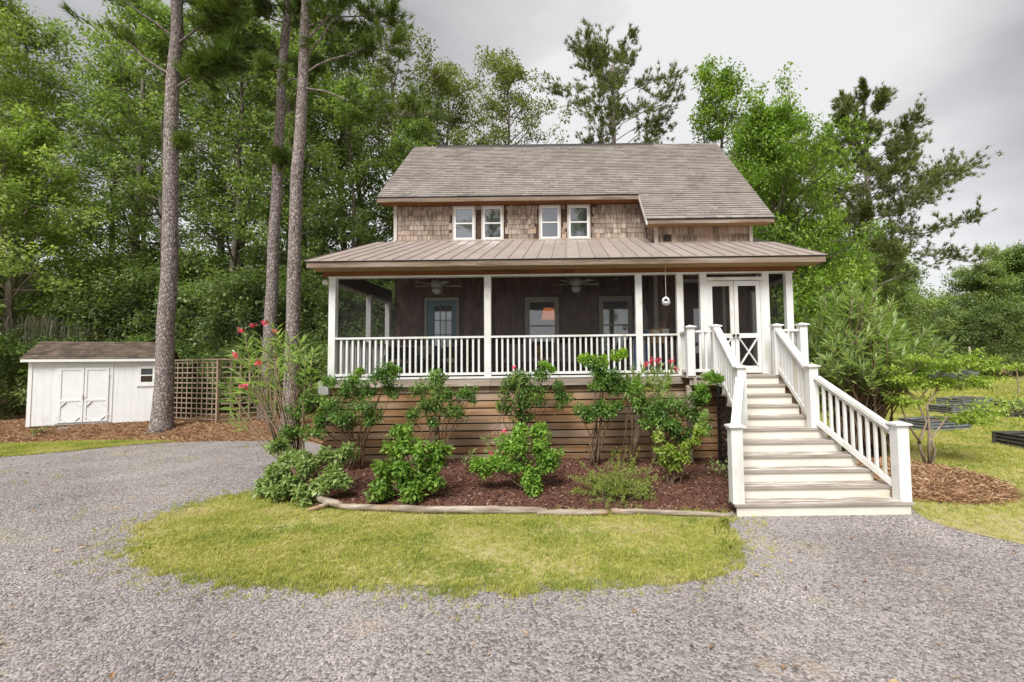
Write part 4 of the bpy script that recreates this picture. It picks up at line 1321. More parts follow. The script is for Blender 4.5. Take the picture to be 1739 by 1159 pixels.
part('base', MB().lathe([(.2, 0), (.2, .02), (.05, .05)], 16), M['trim_cream'], tb, local=True)
st2 = thing('basket_stand', 'plain wooden stand carrying the tan basket', 'stand', (2.12, 10.75, DECK))
part('top', MB().box(-.24, .24, -.16, .16, .74, .77), wick, st2, local=True)
for sx in (-1, 1):
    for sy in (-1, 1): part('leg', MB().box(sx * .2 - .02, sx * .2 + .02, sy * .12 - .02, sy * .12 + .02, 0, .74), wick, st2, local=True)

fab = plain('pale_cushion', (.47, .38, .34), .9)
brown = plain('brown_wicker', (.13, .07, .045), .8)
sofa = thing('sofa', 'brown porch sofa with pale pink cushions below the left porch window', 'sofa', (-.75, 12.45, DECK))
part('frame', MB().box(-1.0, 1.0, -.35, .38, .12, .34).box(-1.08, -1.0, -.38, .4, 0, .6).box(1.0, 1.08, -.38, .4, 0, .6).box(-1.0, 1.0, .3, .38, .34, .7), brown, sofa, local=True)
for k in range(3):
    part('seat_cushion', MB().box(-.98 + k * .655, -.98 + k * .655 + .645, -.36, .14, .345, .47), fab, sofa, local=True)
    part('back_cushion', MB().box(-.98 + k * .655, -.98 + k * .655 + .645, .15, .295, .475, .86), fab, sofa, local=True)
cu = thing('throw_pillow', 'yellow throw pillow on the porch sofa', 'pillow', (-.82, 12.4, DECK + .475))
part('pillow_body', MB().box(-.08, .08, -.09, .03, 0, .32), plain('mustard_fabric', (.62, .36, .02), .9), cu, local=True)
th_ = thing('throw_blanket', 'dark navy blanket draped over the back of the porch sofa', 'blanket', (-.7, 12.6, DECK + .475))
part('drape', MB().box(-.3, .3, -.035, -.01, .0, .42).box(-.3, .3, -.034, .3, .42, .44), plain('navy_fabric', (.02, .025, .045), .95), th_, local=True)
for k, (x, lab) in enumerate(((-.0, 'left'), (.25, 'right'))):
    pd = thing('paddle', f'wooden boat paddle leaning on the porch wall, {lab} of the pair', 'paddle', (.33 + x, 12.9, DECK), 0, 'paddles leaning on the wall')
    hgt = 2.1 if k == 0 else 2.2
    wd = plain('paddle_wood', (.25, .09, .04), .6)
    part('shaft', MB().tube([(0, -.1, .5), (0, .06, hgt)], .019, 8), wd, pd, local=True)
    part('blade', MB().prism([(-.04, .62), (-.085, .5), (-.09, .15), (-.05, .02), (.05, .02), (.09, .15), (.085, .5), (.04, .62)], -.12, -.095, 'y'), wd, pd, local=True)
    part('grip', MB().tube([(-.05, .06, hgt), (.05, .06, hgt)], .022, 8), wd, pd, local=True)
sb = thing('surfboard', 'pale grey board standing against the bay wall', 'board', (2.02, 12.55, DECK))
part('deck', MB().prism([(-.17, .05), (.17, .05), (.21, .6), (.2, 1.5), (.12, 1.85), (0, 2.0), (-.12, 1.85), (-.2, 1.5), (-.21, .6)], -.03, .03, 'y'), plain('pale_board', (.5, .5, .48), .4), sb, local=True)
bc = thing('folded_chair', 'folded blue beach chair on the porch beside the bay', 'chair', (1.75, 11.0, DECK))
bl = plain('blue_canvas', (.02, .16, .42), .8)
part('canvas', MB().box(-.16, .16, -.03, .03, .12, .78), bl, bc, local=True)
for s in (-1, 1): part('frame_tube', MB().tube([(s * .18, .06, 0), (s * .18, -.04, .85)], .014, 6), M['vinyl'], bc, local=True)
dk = plain('charcoal_wicker', (.022, .022, .024), .7)
for (x, y, rz, lab) in ((-4.2, 11.6, .4, 'dark wicker porch armchair with beige cushion in the left corner'), (-3.05, 11.75, -.35, 'dark wicker porch armchair with beige cushion in front of the blue door')):
    ch = thing('wicker_armchair', lab, 'armchair', (x, y, DECK), rz, 'wicker armchairs on the porch')
    part('seat', MB().box(-.36, .36, -.36, .36, .22, .36), dk, ch, local=True)
    part('backrest', MB().box(-.36, .36, .28, .37, .361, .78), dk, ch, local=True)
    for s in (-1, 1):
        part('arm', MB().box(s * .4 - .05, s * .4 + .05, -.36, .37, .3, .56), dk, ch, local=True)
        for t in (-1, 1): part('leg', MB().box(s * .33 - .03, s * .33 + .03, t * .31 - .03, t * .31 + .03, 0, .22), dk, ch, local=True)
    part('cushion', MB().box(-.33, .33, -.34, .27, .362, .46), plain('beige_cushion', (.42, .34, .25), .9), ch, local=True)
ct = thing('coffee_table', 'dark porch table between the armchairs', 'table', (-3.6, 11.15, DECK))
part('top', MB().box(-.4, .4, -.3, .3, .42, .46), dk, ct, local=True)
for sx in (-1, 1):
    for sy in (-1, 1): part('leg', MB().box(sx * .35 - .025, sx * .35 + .025, sy * .25 - .025, sy * .25 + .025, 0, .42), dk, ct, local=True)
bn = thing('porch_bench', 'white slatted porch bench against the back wall', 'bench', (-4.3, 12.7, DECK))
part('seat', MB().box(-.5, .5, -.22, .2, .42, .46), M['trim_cream'], bn, local=True)
part('backrest', MB().box(-.5, .5, .16, .2, .46, .86), M['trim_cream'], bn, local=True)
for s in (-1, 1): part('leg', MB().box(s * .45 - .03, s * .45 + .03, -.2, .2, 0, .42), M['trim_cream'], bn, local=True)
lm = thing('floor_lamp', 'lit orange lampshade glowing inside the left porch window', 'lamp', (-.62, 14.6, 1.97))
part('lamp_shade', MB().lathe([(.24, 1.75), (.16, 2.1)], 20), emit('lit_shade', (1.0, .27, .04), .42), lm, local=True, smooth=True)
part('pole', MB().tube([(0, 0, .03), (0, 0, 1.8)], .015, 8), M['black'], lm, local=True)
part('base', MB().lathe([(.15, 0), (.15, .02), (.03, .04)], 14), M['black'], lm, local=True)

# ================================================================== SHED
SHX, SHY, SHA = -18.76, 15.85, math.atan2(1.3, 3.24)
shed = thing('garden_shed', 'white wooden garden shed with double doors and brown shingle roof', 'shed', (SHX, SHY, 0.28), SHA)
L_, D_, Hh = 3.52, 1.6, 2.34
part('floor_frame', MB().box(.02, L_ - .02, .03, D_ - .02, 0.02, .1), M['rim'], shed, local=True)
for x in (.1, 1.1, 2.4, 3.3): part('foundation_block', MB().box(x, x + .3, .1, .4, -.3, .019), pm('concrete', [(.3, (.22, .20, .18)), (.7, (.36, .34, .31))], scale=6, rough=.95), shed, local=True)
sw = part('shed_wall', MB().box(0.01, L_ - .01, .012, D_, .1, Hh), M['shed_white'], shed, local=True)
r4 = random.Random(5)
pwid = .2
for k in range(18):
    a = k * pwid
    part('siding_plank', MB().box(a + .0015, a + pwid - .0015, 0.0, .011, .06, Hh - .02), M['shed_white'], sw, loc=(0, 0, 0), local=True)
part('siding_plank', MB().box(-.012, .009, .02, D_, .06, Hh), M['shed_white'], sw, local=True)
part('siding_plank', MB().box(L_ - .009, L_ + .012, .02, D_, .06, Hh), M['shed_white'], sw, local=True)
for x in (.0, L_ - .09): part('corner_board', MB().box(x - .013, x + .09, -.022, -.001, .05, Hh - .02), M['shed_white'], shed, local=True)
part('eave_board', MB().box(-.14, L_ + .1, -.19, -.16, Hh - .05, Hh + .05), M['shed_white'], shed, local=True)
rs = .66
rh = Hh + .03
def zs(y): return rh + rs * (y + .18)
part('gable', MB().prism([(.02, Hh), (D_, Hh), (D_ / 2, Hh + rs * D_ / 2)], 0, .03, 'x'), M['shed_white'], shed, local=True)
part('gable', MB().prism([(.02, Hh), (D_, Hh), (D_ / 2, Hh + rs * D_ / 2)], L_ - .03, L_, 'x'), M['shed_white'], shed, local=True)
rf = part('roof', MB().prism([(-.18, zs(-.18)), (-.18, zs(-.18) + .03), (D_ / 2, zs(D_ / 2) + .03), (D_ + .18, zs(-.18) + .03), (D_ + .18, zs(-.18)), (D_ / 2, zs(D_ / 2))], -.13, L_ + .08, 'x'), M['shed_roof'], shed, local=True)
tb_ = MB()
sl = math.hypot(1, rs)
s = 0
rr = random.Random(8)
tot = (D_ / 2 + .18) * sl
while s < tot - .02:
    x = -.16 - rr.uniform(0, .2)
    while x < L_ + .09:
        w = rr.choice((.2, .3, .3)); a, b = max(x, -.16), min(x + w, L_ + .09)
        if b - a > .02:
            def Q(xx, ss, nn): return (xx, -.18 + ss / sl - nn * rs / sl, rh + .03 + ss * rs / sl + nn / sl)
            s0, s1 = s - .02, min(s + .15, tot)
            tb_.add([Q(a + .003, s0, .017), Q(b - .003, s0, .017), Q(b - .003, s1, .003), Q(a + .003, s1, .003), Q(a + .003, s0, .004), Q(b - .003, s0, .004)], [(0, 1, 2, 3), (4, 5, 1, 0)])
        x += w
    s += .13
part('shingle_courses', tb_, M['shed_roof'], rf, local=True, kind='stuff')
for k, (x0, x1) in enumerate(((.80, 1.47), (1.49, 2.16))):
    t = .07
    z0, z1 = .14, 2.06
    dr = part('shed_door', MB().box(x0 + .003, x1 - .003, -.03, -.001, z0, z1), M['shed_white'], shed, local=True)
    part('door_trim', MB().box(x0 + .003, x0 + t, -.048, -.031, z0, z1).box(x1 - t, x1 - .003, -.048, -.031, z0, z1).box(x0 + t, x1 - t, -.048, -.031, z1 - t, z1)
         .box(x0 + t, x1 - t, -.048, -.031, .88, .95).box(x0 + t, x1 - t, -.048, -.031, z0, z0 + .05), M['shed_white'], dr, local=True)
    xm = (x0 + x1) / 2
    ym = -.04
    br = MB()
    br.beam((x0 + t, ym, .7), (xm - .12, ym, .87), .014, .05, (0, -1, 0)).beam((xm + .12, ym, .87), (x1 - t, ym, .7), .014, .05, (0, -1, 0))
    br.beam((x0 + t, ym, .32), (x0 + .2, ym, .2), .014, .05, (0, -1, 0)).beam((x1 - t, ym, .32), (x1 - .2, ym, .2), .014, .05, (0, -1, 0))
    part('door_brace', br, M['shed_white'], dr, local=True)
    for hz in (.35, 1.8):
        hx = x0 if k == 0 else x1
        part('hinge', MB().box(hx - .05, hx + .05, -.055, -.049, hz, hz + .03), M['shed_white'], dr, local=True)
part('latch', MB().box(1.44, 1.52, -.065, -.05, 1.0, 1.05).box(1.455, 1.475, -.08, -.051, .95, 1.1), M['trim_grey'], shed, local=True)
part('door_casing', MB().box(.70, .797, -.02, -.001, .1, 2.12).box(2.163, 2.26, -.02, -.001, .1, 2.12).box(.70, 2.26, -.021, -.001, 2.122, 2.2), M['shed_white'], shed, local=True)
w = part('window', MB().box(2.96, 3.06, -.03, -.001, 1.42, 2.12).box(3.4, 3.5, -.03, -.001, 1.42, 2.12).box(3.06, 3.4, -.03, -.001, 2.02, 2.12).box(3.06, 3.4, -.03, -.001, 1.42, 1.52)
         .box(3.06, 3.4, -.028, -.002, 1.75, 1.79).box(2.94, 3.52, -.04, -.002, 1.36, 1.419), M['vinyl'], shed, local=True)
for z0, z1 in ((1.52, 1.75), (1.79, 2.02)): part('pane', MB().box(3.06, 3.4, -.012, -.004, z0, z1), M['glass_up'] if False else glass_mat('shed_glass', (.01, .01, .01), 0, .06), w, local=True)
stp = part('step_block', MB().box(1.0, 1.6, -.45, -.1, -.12, .0), pm('step_concrete', [(.3, (.25, .22, .19)), (.7, (.42, .38, .34))], scale=5, rough=.95), shed, local=True)

# ================================================================== TRELLIS
tw_ = pm('trellis_wood', [(.3, (.22, .155, .11)), (.7, (.40, .30, .225))], scale=4, stretch=(2, 2, .6), rough=.9, objvar=.2)
def trellis(p0, p1, label, posts):
    p0, p1 = Vector((*p0, 0)), Vector((*p1, 0))
    d = p1 - p0; Lg = d.length
    t = thing('trellis', label, 'trellis', (p0.x, p0.y, .28), math.atan2(d.y, d.x), 'weathered lattice panels by the pines')
    part('top_rail', MB().box(-.1, Lg + .1, -.06, .06, 2.3, 2.34), tw_, t, local=True)
    for x in posts(Lg): part('post', MB().box(x - .04, x + .04, -.04, .04, -.2, 2.3), tw_, t, local=True)
    n = int(Lg / .3)
    for i in range(1, n + 1):
        x = i * Lg / (n + 1) + rnd.uniform(-.01, .01)
        part('lath', MB().box(x - .022, x + .022, -.02, -.004, .12, 2.27), tw_, t, local=True)
    for k in range(12):
        z = .16 + k * .187
        part('lath', MB().box(0, Lg, -.003, .013, z - .02 + rnd.uniform(-.006, .006), z + .02), tw_, t, local=True)
trellis((-15.3, 17.45), (-12.55, 16.35), 'grey lattice trellis panel right beside the thick left pine', lambda L: (.02, L - .02))
trellis((-12.45, 16.36), (-11.1, 17.3), 'narrower lattice trellis panel angling back behind the pink oleander', lambda L: (L - .02,))

# ================================================================== LOGS EDGING THE BED
logm = pm('driftwood', [(.3, (.15, .11, .08)), (.5, (.34, .28, .22)), (.7, (.52, .46, .38))], scale=3, stretch=(.5, 5, 5), rough=.9, bump=.6, bscale=6, bstretch=(.5, 6, 6),
          over=[((.36, .21, .10), 1.4, (.5, 1, 1), .6, .08)])
def log(pts, rads, label, seed):
    r = random.Random(seed)
    P, R = [], []
    n = 5
    for i in range(len(pts) - 1):
        for j in range(n):
            t = j / n
            P.append([pts[i][a] + (pts[i + 1][a] - pts[i][a]) * t + r.uniform(-.008, .008) for a in range(3)])
            R.append((rads[i] + (rads[i + 1] - rads[i]) * t) * r.uniform(.9, 1.1))
    P.append(list(pts[-1])); R.append(rads[-1])
    base = pts[0]
    P = [(p[0] - base[0], p[1] - base[1], p[2]) for p in P]
    o = part('log', MB().tube(P, R, 10), logm, None, loc=(base[0], base[1], 0), smooth=True)
    return tag(o, label, 'log', 'logs edging the flower bed')
log([(-3.62, 7.28, .06), (-2.5, 7.08, .07), (-1.4, 7.0, .07), (-.35, 6.95, .06)], [.042, .058, .062, .05], 'longest pale weathered log edging the left of the flower bed', 1)
log([(-.5, 6.88, .05), (.1, 6.87, .055), (.55, 6.85, .05)], [.04, .05, .042], 'short bleached log in front of the feathery yellow green plant', 2)
log([(.62, 6.92, .05), (1.5, 6.82, .045), (2.36, 6.72, .03)], [.046, .04, .028], 'thin split log edging the bed next to the stairs', 3)
gn = thing('driftwood_branch', 'gnarled forked driftwood branch at the left end of the logs', 'branch', (-3.7, 7.35, 0))
part('branch', MB().tube([(-.55, .3, .16), (-.3, .1, .12), (0, -.02, .09), (.15, -.04, .05)], [.03, .05, .06, .04], 8).tube([(-.1, .02, .1), (-.25, -.1, .06), (-.38, -.16, .04)], [.04, .035, .02], 7), logm, gn, local=True, smooth=True)

# ================================================================== RAISED BEDS
galv = pm('galvanised', [(.3, (.16, .17, .18)), (.7, (.33, .345, .36))], scale=5, rough=.45, spec=.5, metal=.5)
galvd = pm('dark_bed_metal', [(.3, (.07, .065, .06)), (.7, (.14, .13, .125))], scale=5, rough=.5, spec=.5, metal=.4)
soil = plain('bed_soil', (.12, .09, .065), .95)
def corrugated(p0, p1, h, mat, parent):
    n = 12
    a, b = Vector((*p0, 0)), Vector((*p1, 0))
    d = (b - a).normalized(); s = Vector((d.y, -d.x, 0))
    mb = MB(); vs = []
    for k in range(n + 1):
        z = .0 + h * k / n
        o = .022 * math.sin(k * math.pi / 2)
        for q in (a, b):
            for e in (0, -.02): vs.append((q.x + s.x * (o + e), q.y + s.y * (o + e), z))
    fs = []
    for k in range(n):
        i = k * 4
        fs += [(i, i + 2, i + 6, i + 4), (i + 1, i + 5, i + 7, i + 3), (i, i + 4, i + 5, i + 1), (i + 2, i + 3, i + 7, i + 6)]
    fs += [(0, 1, 3, 2), (n * 4, n * 4 + 2, n * 4 + 3, n * 4 + 1)]
    mb.add(vs, fs)
    part('side_panel', mb, mat, parent, local=True, smooth=False)
def raised_bed(x, y, rz, lx, ly, h, mat, label):
    b = thing('raised_bed', label, 'raised bed', (x, y, .02), rz, 'corrugated raised beds on the lawn')
    c = [(0, 0), (lx, 0), (lx, ly), (0, ly)]
    for i in range(4):
        corrugated(c[i], c[(i + 1) % 4], h, mat, b)
        part('corner_post', MB().box(c[i][0] - .04, c[i][0] + .04, c[i][1] - .04, c[i][1] + .04, 0, h + .02), mat, b, local=True)
    for (ax, ay, bx, by) in ((0, 0, lx, 0), (lx, 0, lx, ly), (lx, ly, 0, ly), (0, ly, 0, 0)):
        part('top_rim', MB().beam((ax, ay, h + .012), (bx, by, h + .012), .05, .025), mat, b, local=True)
    part('soil', MB().box(.03, lx - .03, .03, ly - .03, .05, h - .06), soil, b, local=True)
    return b
raised_bed(11.24, 12.15, math.radians(-90 + 0), 1.9, 1.6, .3, galvd, 'dark corrugated raised bed cut by the right edge of the picture')
raised_bed(11.23, 14.27, math.radians(14), 1.6, 1.0, .3, galv, 'pale corrugated raised bed just behind the twisted shrub')
raised_bed(15.5, 18.5, math.radians(4), 1.5, 1.2, .3, galv, 'corrugated raised bed in the middle row beyond the twisted shrub')
raised_bed(18.66, 21.7, math.radians(19), 2.1, 1.1, .34, galv, 'farthest long corrugated raised bed on the lawn')
raised_bed(19.0, 19.75, math.radians(-20), 2.2, 1.1, .32, galvd, 'corrugated raised bed at the right edge below the young tree')
raised_bed(16.7, 17.3, math.radians(-8), 2.2, 1.1, .16, galvd, 'low raised bed full of green plants at the right edge')

# ================================================================== PARKED CAR
car = thing('parked_car', 'grey estate car parked under the trees beyond the lawn', 'car', (40.5, 48.6, .05), math.radians(-62))
paint = pm('car_paint', [(.3, (.09, .10, .105)), (.7, (.13, .14, .145))], scale=2, rough=.25, spec=.6)
prof = [(-2.2, .35), (-2.25, .8), (-2.1, 1.05), (-1.75, 1.62), (-1.5, 1.7), (.6, 1.68), (1.3, 1.12), (2.1, .98), (2.25, .75), (2.25, .35)]
part('body', MB().prism(prof, -.88, .88, 'y'), paint, car, local=True)
gl = glass_mat('car_glass', (.01, .01, .01), 0, .15)
part('rear_window', MB().add([(-2.11, -.7, 1.08), (-2.11, .7, 1.08), (-1.81, .62, 1.56), (-1.81, -.62, 1.56)], [(0, 1, 2, 3)]).add([(-2.09, -.7, 1.08), (-2.09, .7, 1.08), (-1.79, .62, 1.56), (-1.79, -.62, 1.56)], [(3, 2, 1, 0)]), gl, car, local=True)
for s in (-1, 1):
    part('side_window', MB().prism([(-1.7, 1.12), (-1.5, 1.58), (.5, 1.58), (1.0, 1.12)], s * .885 - .004, s * .885 + .004, 'y'), gl, car, local=True)
    part('tail_light', MB().box(-2.27, -2.16, s * .74 - .13, s * .74 + .13, .82, 1.02), plain('red_lens', (.5, .01, .01), .2, .6), car, local=True)
    for x in (-1.4, 1.4):
        wh = part('wheel', MB().lathe([(.2, -.1), (.33, -.1), (.35, -.06), (.35, .06), (.33, .1), (.2, .1)], 20), M['black'], car, loc=(x, s * .8, .34), rot=(math.pi / 2, 0, 0), local=True, smooth=True)
        part('rim', MB().lathe([(.05, -.105), (.21, -.103), (.21, .103), (.05, .105)], 14), galv, wh, local=True)
part('bumper', MB().box(-2.32, -2.2, -.86, .86, .38, .58), paint, car, local=True)
part('number_plate', MB().box(-2.3, -2.262, -.25, .25, .66, .78), M['vinyl'], car, local=True)
wp = thing('marker_post', 'slim white post in front of the far trees', 'post', (44.5, 50.5, 0))
part('post', MB().box(-.07, .07, -.07, .07, 0, 3.6), M['trim_grey'], wp, local=True)
part('cap', MB().lathe([(.1, 3.6), (.02, 3.72)], 4), M['trim_grey'], wp, local=True)


# ================================================================== PLANTS
def unit(v):
    return v / (np.linalg.norm(v, axis=-1, keepdims=True) + 1e-9)


def leaf_arrays(P, D, U, Ln, Wd, fold=.12, mid=.45):
    """leaves as folded diamonds: base P, direction D, face normal about U"""
    D = unit(D)
    S = unit(np.cross(D, U)); Nn = np.cross(S, D)
    Ln = np.asarray(Ln)[:, None]; Wd = np.asarray(Wd)[:, None]
    tip = P + D * Ln - Nn * Ln * .12
    m_ = P + D * Ln * mid + Nn * Wd * fold
    V = np.stack([P, m_ + S * Wd / 2, tip, m_ - S * Wd / 2], 1).reshape(-1, 3)
    F = np.arange(len(V)).reshape(-1, 4)
    return V, F


def clump_leaves(rng, C, R, n, Ln, asp, flat=.7, droop=.1):
    """n leaves through each clump (centres C, radii R)"""
    C = np.repeat(C, n, 0); R = np.repeat(np.asarray(R), n)[:, None]
    g = rng.normal(0, 1, C.shape); g = unit(g) * rng.uniform(.25, 1, (len(C), 1)) ** .6
    g[:, 2] *= flat
    P = C + g * R
    D = unit(g + rng.normal(0, .55, C.shape)); D[:, 2] -= droop
    U = unit(np.array([0, 0, 1.1]) + .8 * g + rng.normal(0, .32, C.shape))
    l = Ln * rng.uniform(.65, 1.25, len(C))
    return leaf_arrays(P, D, U, l, l * asp)


def join(parts):
    V, F, o = [], [], 0
    for v, f in parts:
        V.append(v); F.append(f + o); o += len(v)
    return np.concatenate(V), np.concatenate(F)


def limb_path(rng, p, d, length, n=5, curve=.25, up=.15):
    pts = [np.array(p, float)]
    d = unit(np.array(d, float))
    for i in range(n):
        d = unit(d + rng.normal(0, curve / n * 2, 3) + np.array([0, 0, up / n]))
        pts.append(pts[-1] + d * length / n)
    return np.array(pts)


# ---- broadleaf tree
def broadleaf(name, seed, H, cb, cr, nl, leafL, lpc, clump, tr, lean=(0, 0), top=.92, fork=False, profile='oval', sub=5, flat=.7, asp=.6):
    rng = np.random.default_rng(seed)
    tm = MB()
    n = 9
    tp = [np.zeros(3)]
    for i in range(1, n + 1):
        t = i / n
        tp.append(np.array([lean[0] * t + rng.normal(0, .09) * H * .06, lean[1] * t + rng.normal(0, .09) * H * .06, H * top * t]))
    tp = np.array(tp)
    tm.tube(tp, [tr * (1.25 if i == 0 else 1) * (1 - .82 * i / n) + .012 for i in range(n + 1)], 9)
    C, R = [], []
    for k in range(nl):
        u = (k + rng.uniform(0, 1)) / nl
        z = cb + (H * .96 - cb) * u
        j = min(z / (H * top) * n, n - 1e-3); i0 = int(j)
        p = tp[i0] + (tp[i0 + 1] - tp[i0]) * (j - i0)
        pr = {'oval': math.sin(math.pi * min(1, .18 + .8 * u)) ** .7, 'spread': (1 - .75 * u) ** .7, 'top': (.35 + .9 * u) * (1 - max(0, u - .65) * 1.7)}[profile]
        az = k * 2.4 + rng.uniform(-.5, .5)
        el = rng.uniform(.1, .5) + .6 * u
        ln = cr * pr * rng.uniform(.7, 1.2) + .5
        pts = limb_path(rng, p, (math.cos(az) * math.cos(el), math.sin(az) * math.cos(el), math.sin(el)), ln, 5, .35, .25)
        r0 = tr * (.34 - .2 * u)
        tm.tube(pts, [max(.012, r0 * (1 - .85 * i / 5)) for i in range(6)], 5, cap=False)
        for q in range(sub):
            t = rng.uniform(.35, 1.0) * 5
            i0 = min(int(t), 4)
            b = pts[i0] + (pts[i0 + 1] - pts[i0]) * (t - i0)
            d = rng.normal(0, 1, 3); d[2] = abs(d[2]) * .5
            tw = limb_path(rng, b, d, ln * rng.uniform(.18, .42) + .2, 3, .3, .1)
            tm.tube(tw, [r0 * .3 + .006, r0 * .2 + .005, .008, .004], 4, cap=False)
            C.append(tw[-1]); R.append(clump * rng.uniform(.6, 1.25))
            C.append(tw[-2] + rng.normal(0, .2, 3)); R.append(clump * rng.uniform(.5, .9))
        C.append(pts[-1]); R.append(clump * rng.uniform(.7, 1.2))
    V, F = clump_leaves(rng, np.array(C), R, lpc, leafL, asp, flat)
    return tm.mesh(name + '_trunk', True), array_mesh(name + '_crown', V, F)


# ---- pine
def needle_tufts(rng, C, D, ln, n=16, w=.012, spread=.9):
    N_ = len(C)
    C = np.repeat(C, n, 0); D = np.repeat(unit(D), n, 0)
    d = unit(D + rng.normal(0, spread, C.shape) * .6)
    s = unit(np.cross(d, rng.normal(0, 1, C.shape)))
    l = ln * rng.uniform(.6, 1.15, len(C))[:, None]
    base = C - D * l * rng.uniform(0, .5, (len(C), 1))
    V = np.stack([base - s * w, base + s * w, base + d * l], 1).reshape(-1, 3)
    return V, np.arange(len(V)).reshape(-1, 3)


def pine(name, seed, H, cb, cr, nl, tr, tuft, tpl, limbs=None, droop=0.0, lean=(0, 0), needles_n=16, w=.012, prof=None):
    rng = np.random.default_rng(seed)
    tm = MB()
    n = 12
    tp = np.array([[lean[0] * (i / n) ** 1.3 + rng.normal(0, .03) * (i > 0), lean[1] * (i / n) + rng.normal(0, .03) * (i > 0), H * i / n] for i in range(n + 1)])
    rad = [tr * (1 - .5 * i / n) for i in range(n + 1)]
    flare = [tr * 1.6, tr * 1.25, tr * 1.08]
    tp2 = np.concatenate([[tp[0] - [0, 0, .3]], [tp[0] + [0, 0, .08]], [tp[0] * .7 + tp[1] * .3 if H < 8 else tp[0] + [0, 0, .45]], tp[1:]])
    tm.tube(tp2, flare + rad[1:], 16)
    C, D = [], []
    specs = list(limbs or [])
    for k in range(nl):
        u = (k + rng.uniform(0, 1)) / nl
        z = cb + (H - cb) * u
        pr = prof(u) if prof else (1 - .7 * u) * (.55 + .45 * math.sin(min(1, u * 3) * math.pi / 2))
        specs.append((z, k * 2.4 + rng.uniform(-.5, .5), cr * pr * rng.uniform(.6, 1.25) + .3, rng.uniform(.05, .45) + .4 * u, 1))
    for (z, az, ln, el, dens) in specs:
        j = min(z / H * n, n - 1e-3); i0 = int(j)
        p = tp[i0] + (tp[i0 + 1] - tp[i0]) * (j - i0)
        pts = limb_path(rng, p, (math.cos(az) * math.cos(el), math.sin(az) * math.cos(el), math.sin(el)), ln, 6, .45, .25 - droop)
        r0 = tr * (.26 - .14 * z / H)
        tm.tube(pts, [max(.012, r0 * (1 - .8 * i / 6)) for i in range(7)], 6, cap=False)
        for q in range(max(2, int(tpl * dens))):
            t = (.3 + .7 * rng.uniform(0, 1) ** .7) * 6
            i0 = min(int(t), 5)
            b = pts[i0] + (pts[i0 + 1] - pts[i0]) * (t - i0)
            dd = unit(pts[i0 + 1] - pts[i0]) * .7 + rng.normal(0, .7, 3); dd[2] = dd[2] * .6 + .15
            tw = limb_path(rng, b, dd, ln * rng.uniform(.1, .3) + .15, 3, .3, .2)
            tm.tube(tw, [.016, .012, .009, .006], 4, cap=False)
            for m_ in range(6):
                f = rng.uniform(.3, 1) * 3; i1 = min(int(f), 2)
                C.append(tw[i1] + (tw[i1 + 1] - tw[i1]) * (f - i1) + rng.normal(0, .09, 3)); D.append(unit(tw[i1 + 1] - tw[i1]) + np.array([0, 0, .5]))
    V, F = needle_tufts(rng, np.array(C), np.array(D), tuft, needles_n, w)
    return tm.mesh(name + '_trunk', True), array_mesh(name + '_crown', V, F)


LM = {}
LM['wood'] = leaf_mat('wood_leaf', (0.07, 0.112, 0.038), (0.195, 0.27, 0.085), (0.39, 0.47, 0.165), trans=.3)
LM['olive'] = leaf_mat('olive_leaf', (0.07, 0.095, 0.028), (0.185, 0.21, 0.065), (0.35, 0.37, 0.125), trans=.3)
LM['fresh'] = leaf_mat('fresh_leaf', (0.14, 0.2, 0.055), (0.3, 0.39, 0.105), (0.48, 0.56, 0.19), trans=.3)
LM['rich'] = leaf_mat('rich_leaf', (0.075, 0.14, 0.026), (0.2, 0.31, 0.055), (0.38, 0.5, 0.1), trans=.3)
LM['dark'] = leaf_mat('dark_leaf', (0.06, 0.095, 0.036), (0.15, 0.21, 0.072), (0.32, 0.39, 0.14), trans=.28)
LM['pine'] = leaf_mat('pine_needle', (0.06, 0.085, 0.028), (0.14, 0.185, 0.052), (0.27, 0.31, 0.09), trans=.2)
LM['pine_near'] = leaf_mat('near_pine_needle', (0.05, 0.085, 0.018), (0.11, 0.17, 0.03), (0.22, 0.28, 0.055), trans=.25)
LM['lig'] = leaf_mat('privet_leaf', (0.045, 0.1, 0.024), (0.115, 0.205, 0.048), (0.27, 0.39, 0.085), trans=.25, rough=.3, patch=2.2)
LM['lig_tip'] = leaf_mat('privet_new_leaf', (0.163, 0.275, 0.031), (0.300, 0.450, 0.050), (0.450, 0.600, 0.088), trans=.3, rough=.35, patch=3)
LM['bright'] = leaf_mat('bright_shrub_leaf', (0.09, 0.18, 0.028), (0.2, 0.35, 0.055), (0.38, 0.53, 0.11), trans=.3, patch=2.5)
LM['sage'] = leaf_mat('sage_leaf', (0.15, 0.23, 0.07), (0.3, 0.41, 0.13), (0.46, 0.55, 0.22), trans=.28, patch=2.5)
LM['feather'] = leaf_mat('feathery_leaf', (0.149, 0.203, 0.041), (0.270, 0.338, 0.068), (0.405, 0.459, 0.121), trans=.28, patch=2.5, yellow=(0.567, 0.270, 0.108))
LM['lime'] = leaf_mat('lime_leaf', (0.180, 0.264, 0.042), (0.324, 0.432, 0.072), (0.504, 0.576, 0.156), trans=.3, patch=2.5)
LM['ole'] = leaf_mat('oleander_leaf', (0.18, 0.27, 0.09), (0.38, 0.49, 0.2), (0.58, 0.65, 0.38), trans=.35, rough=.4, patch=1.5, yellow=(0.620, 0.540, 0.068))
LM['twisty'] = leaf_mat('blueberry_leaf', (0.16, 0.24, 0.04), (0.31, 0.42, 0.07), (0.48, 0.56, 0.12), trans=.3, patch=2)
M['petal'] = leaf_mat('pink_petal', (.55, .05, .09), (.72, .10, .16), (.80, .26, .32), trans=.3, patch=4)
M['petal_red'] = leaf_mat('rose_petal', (.58, .05, .11), (.74, .11, .20), (.82, .25, .34), trans=.3, patch=4)
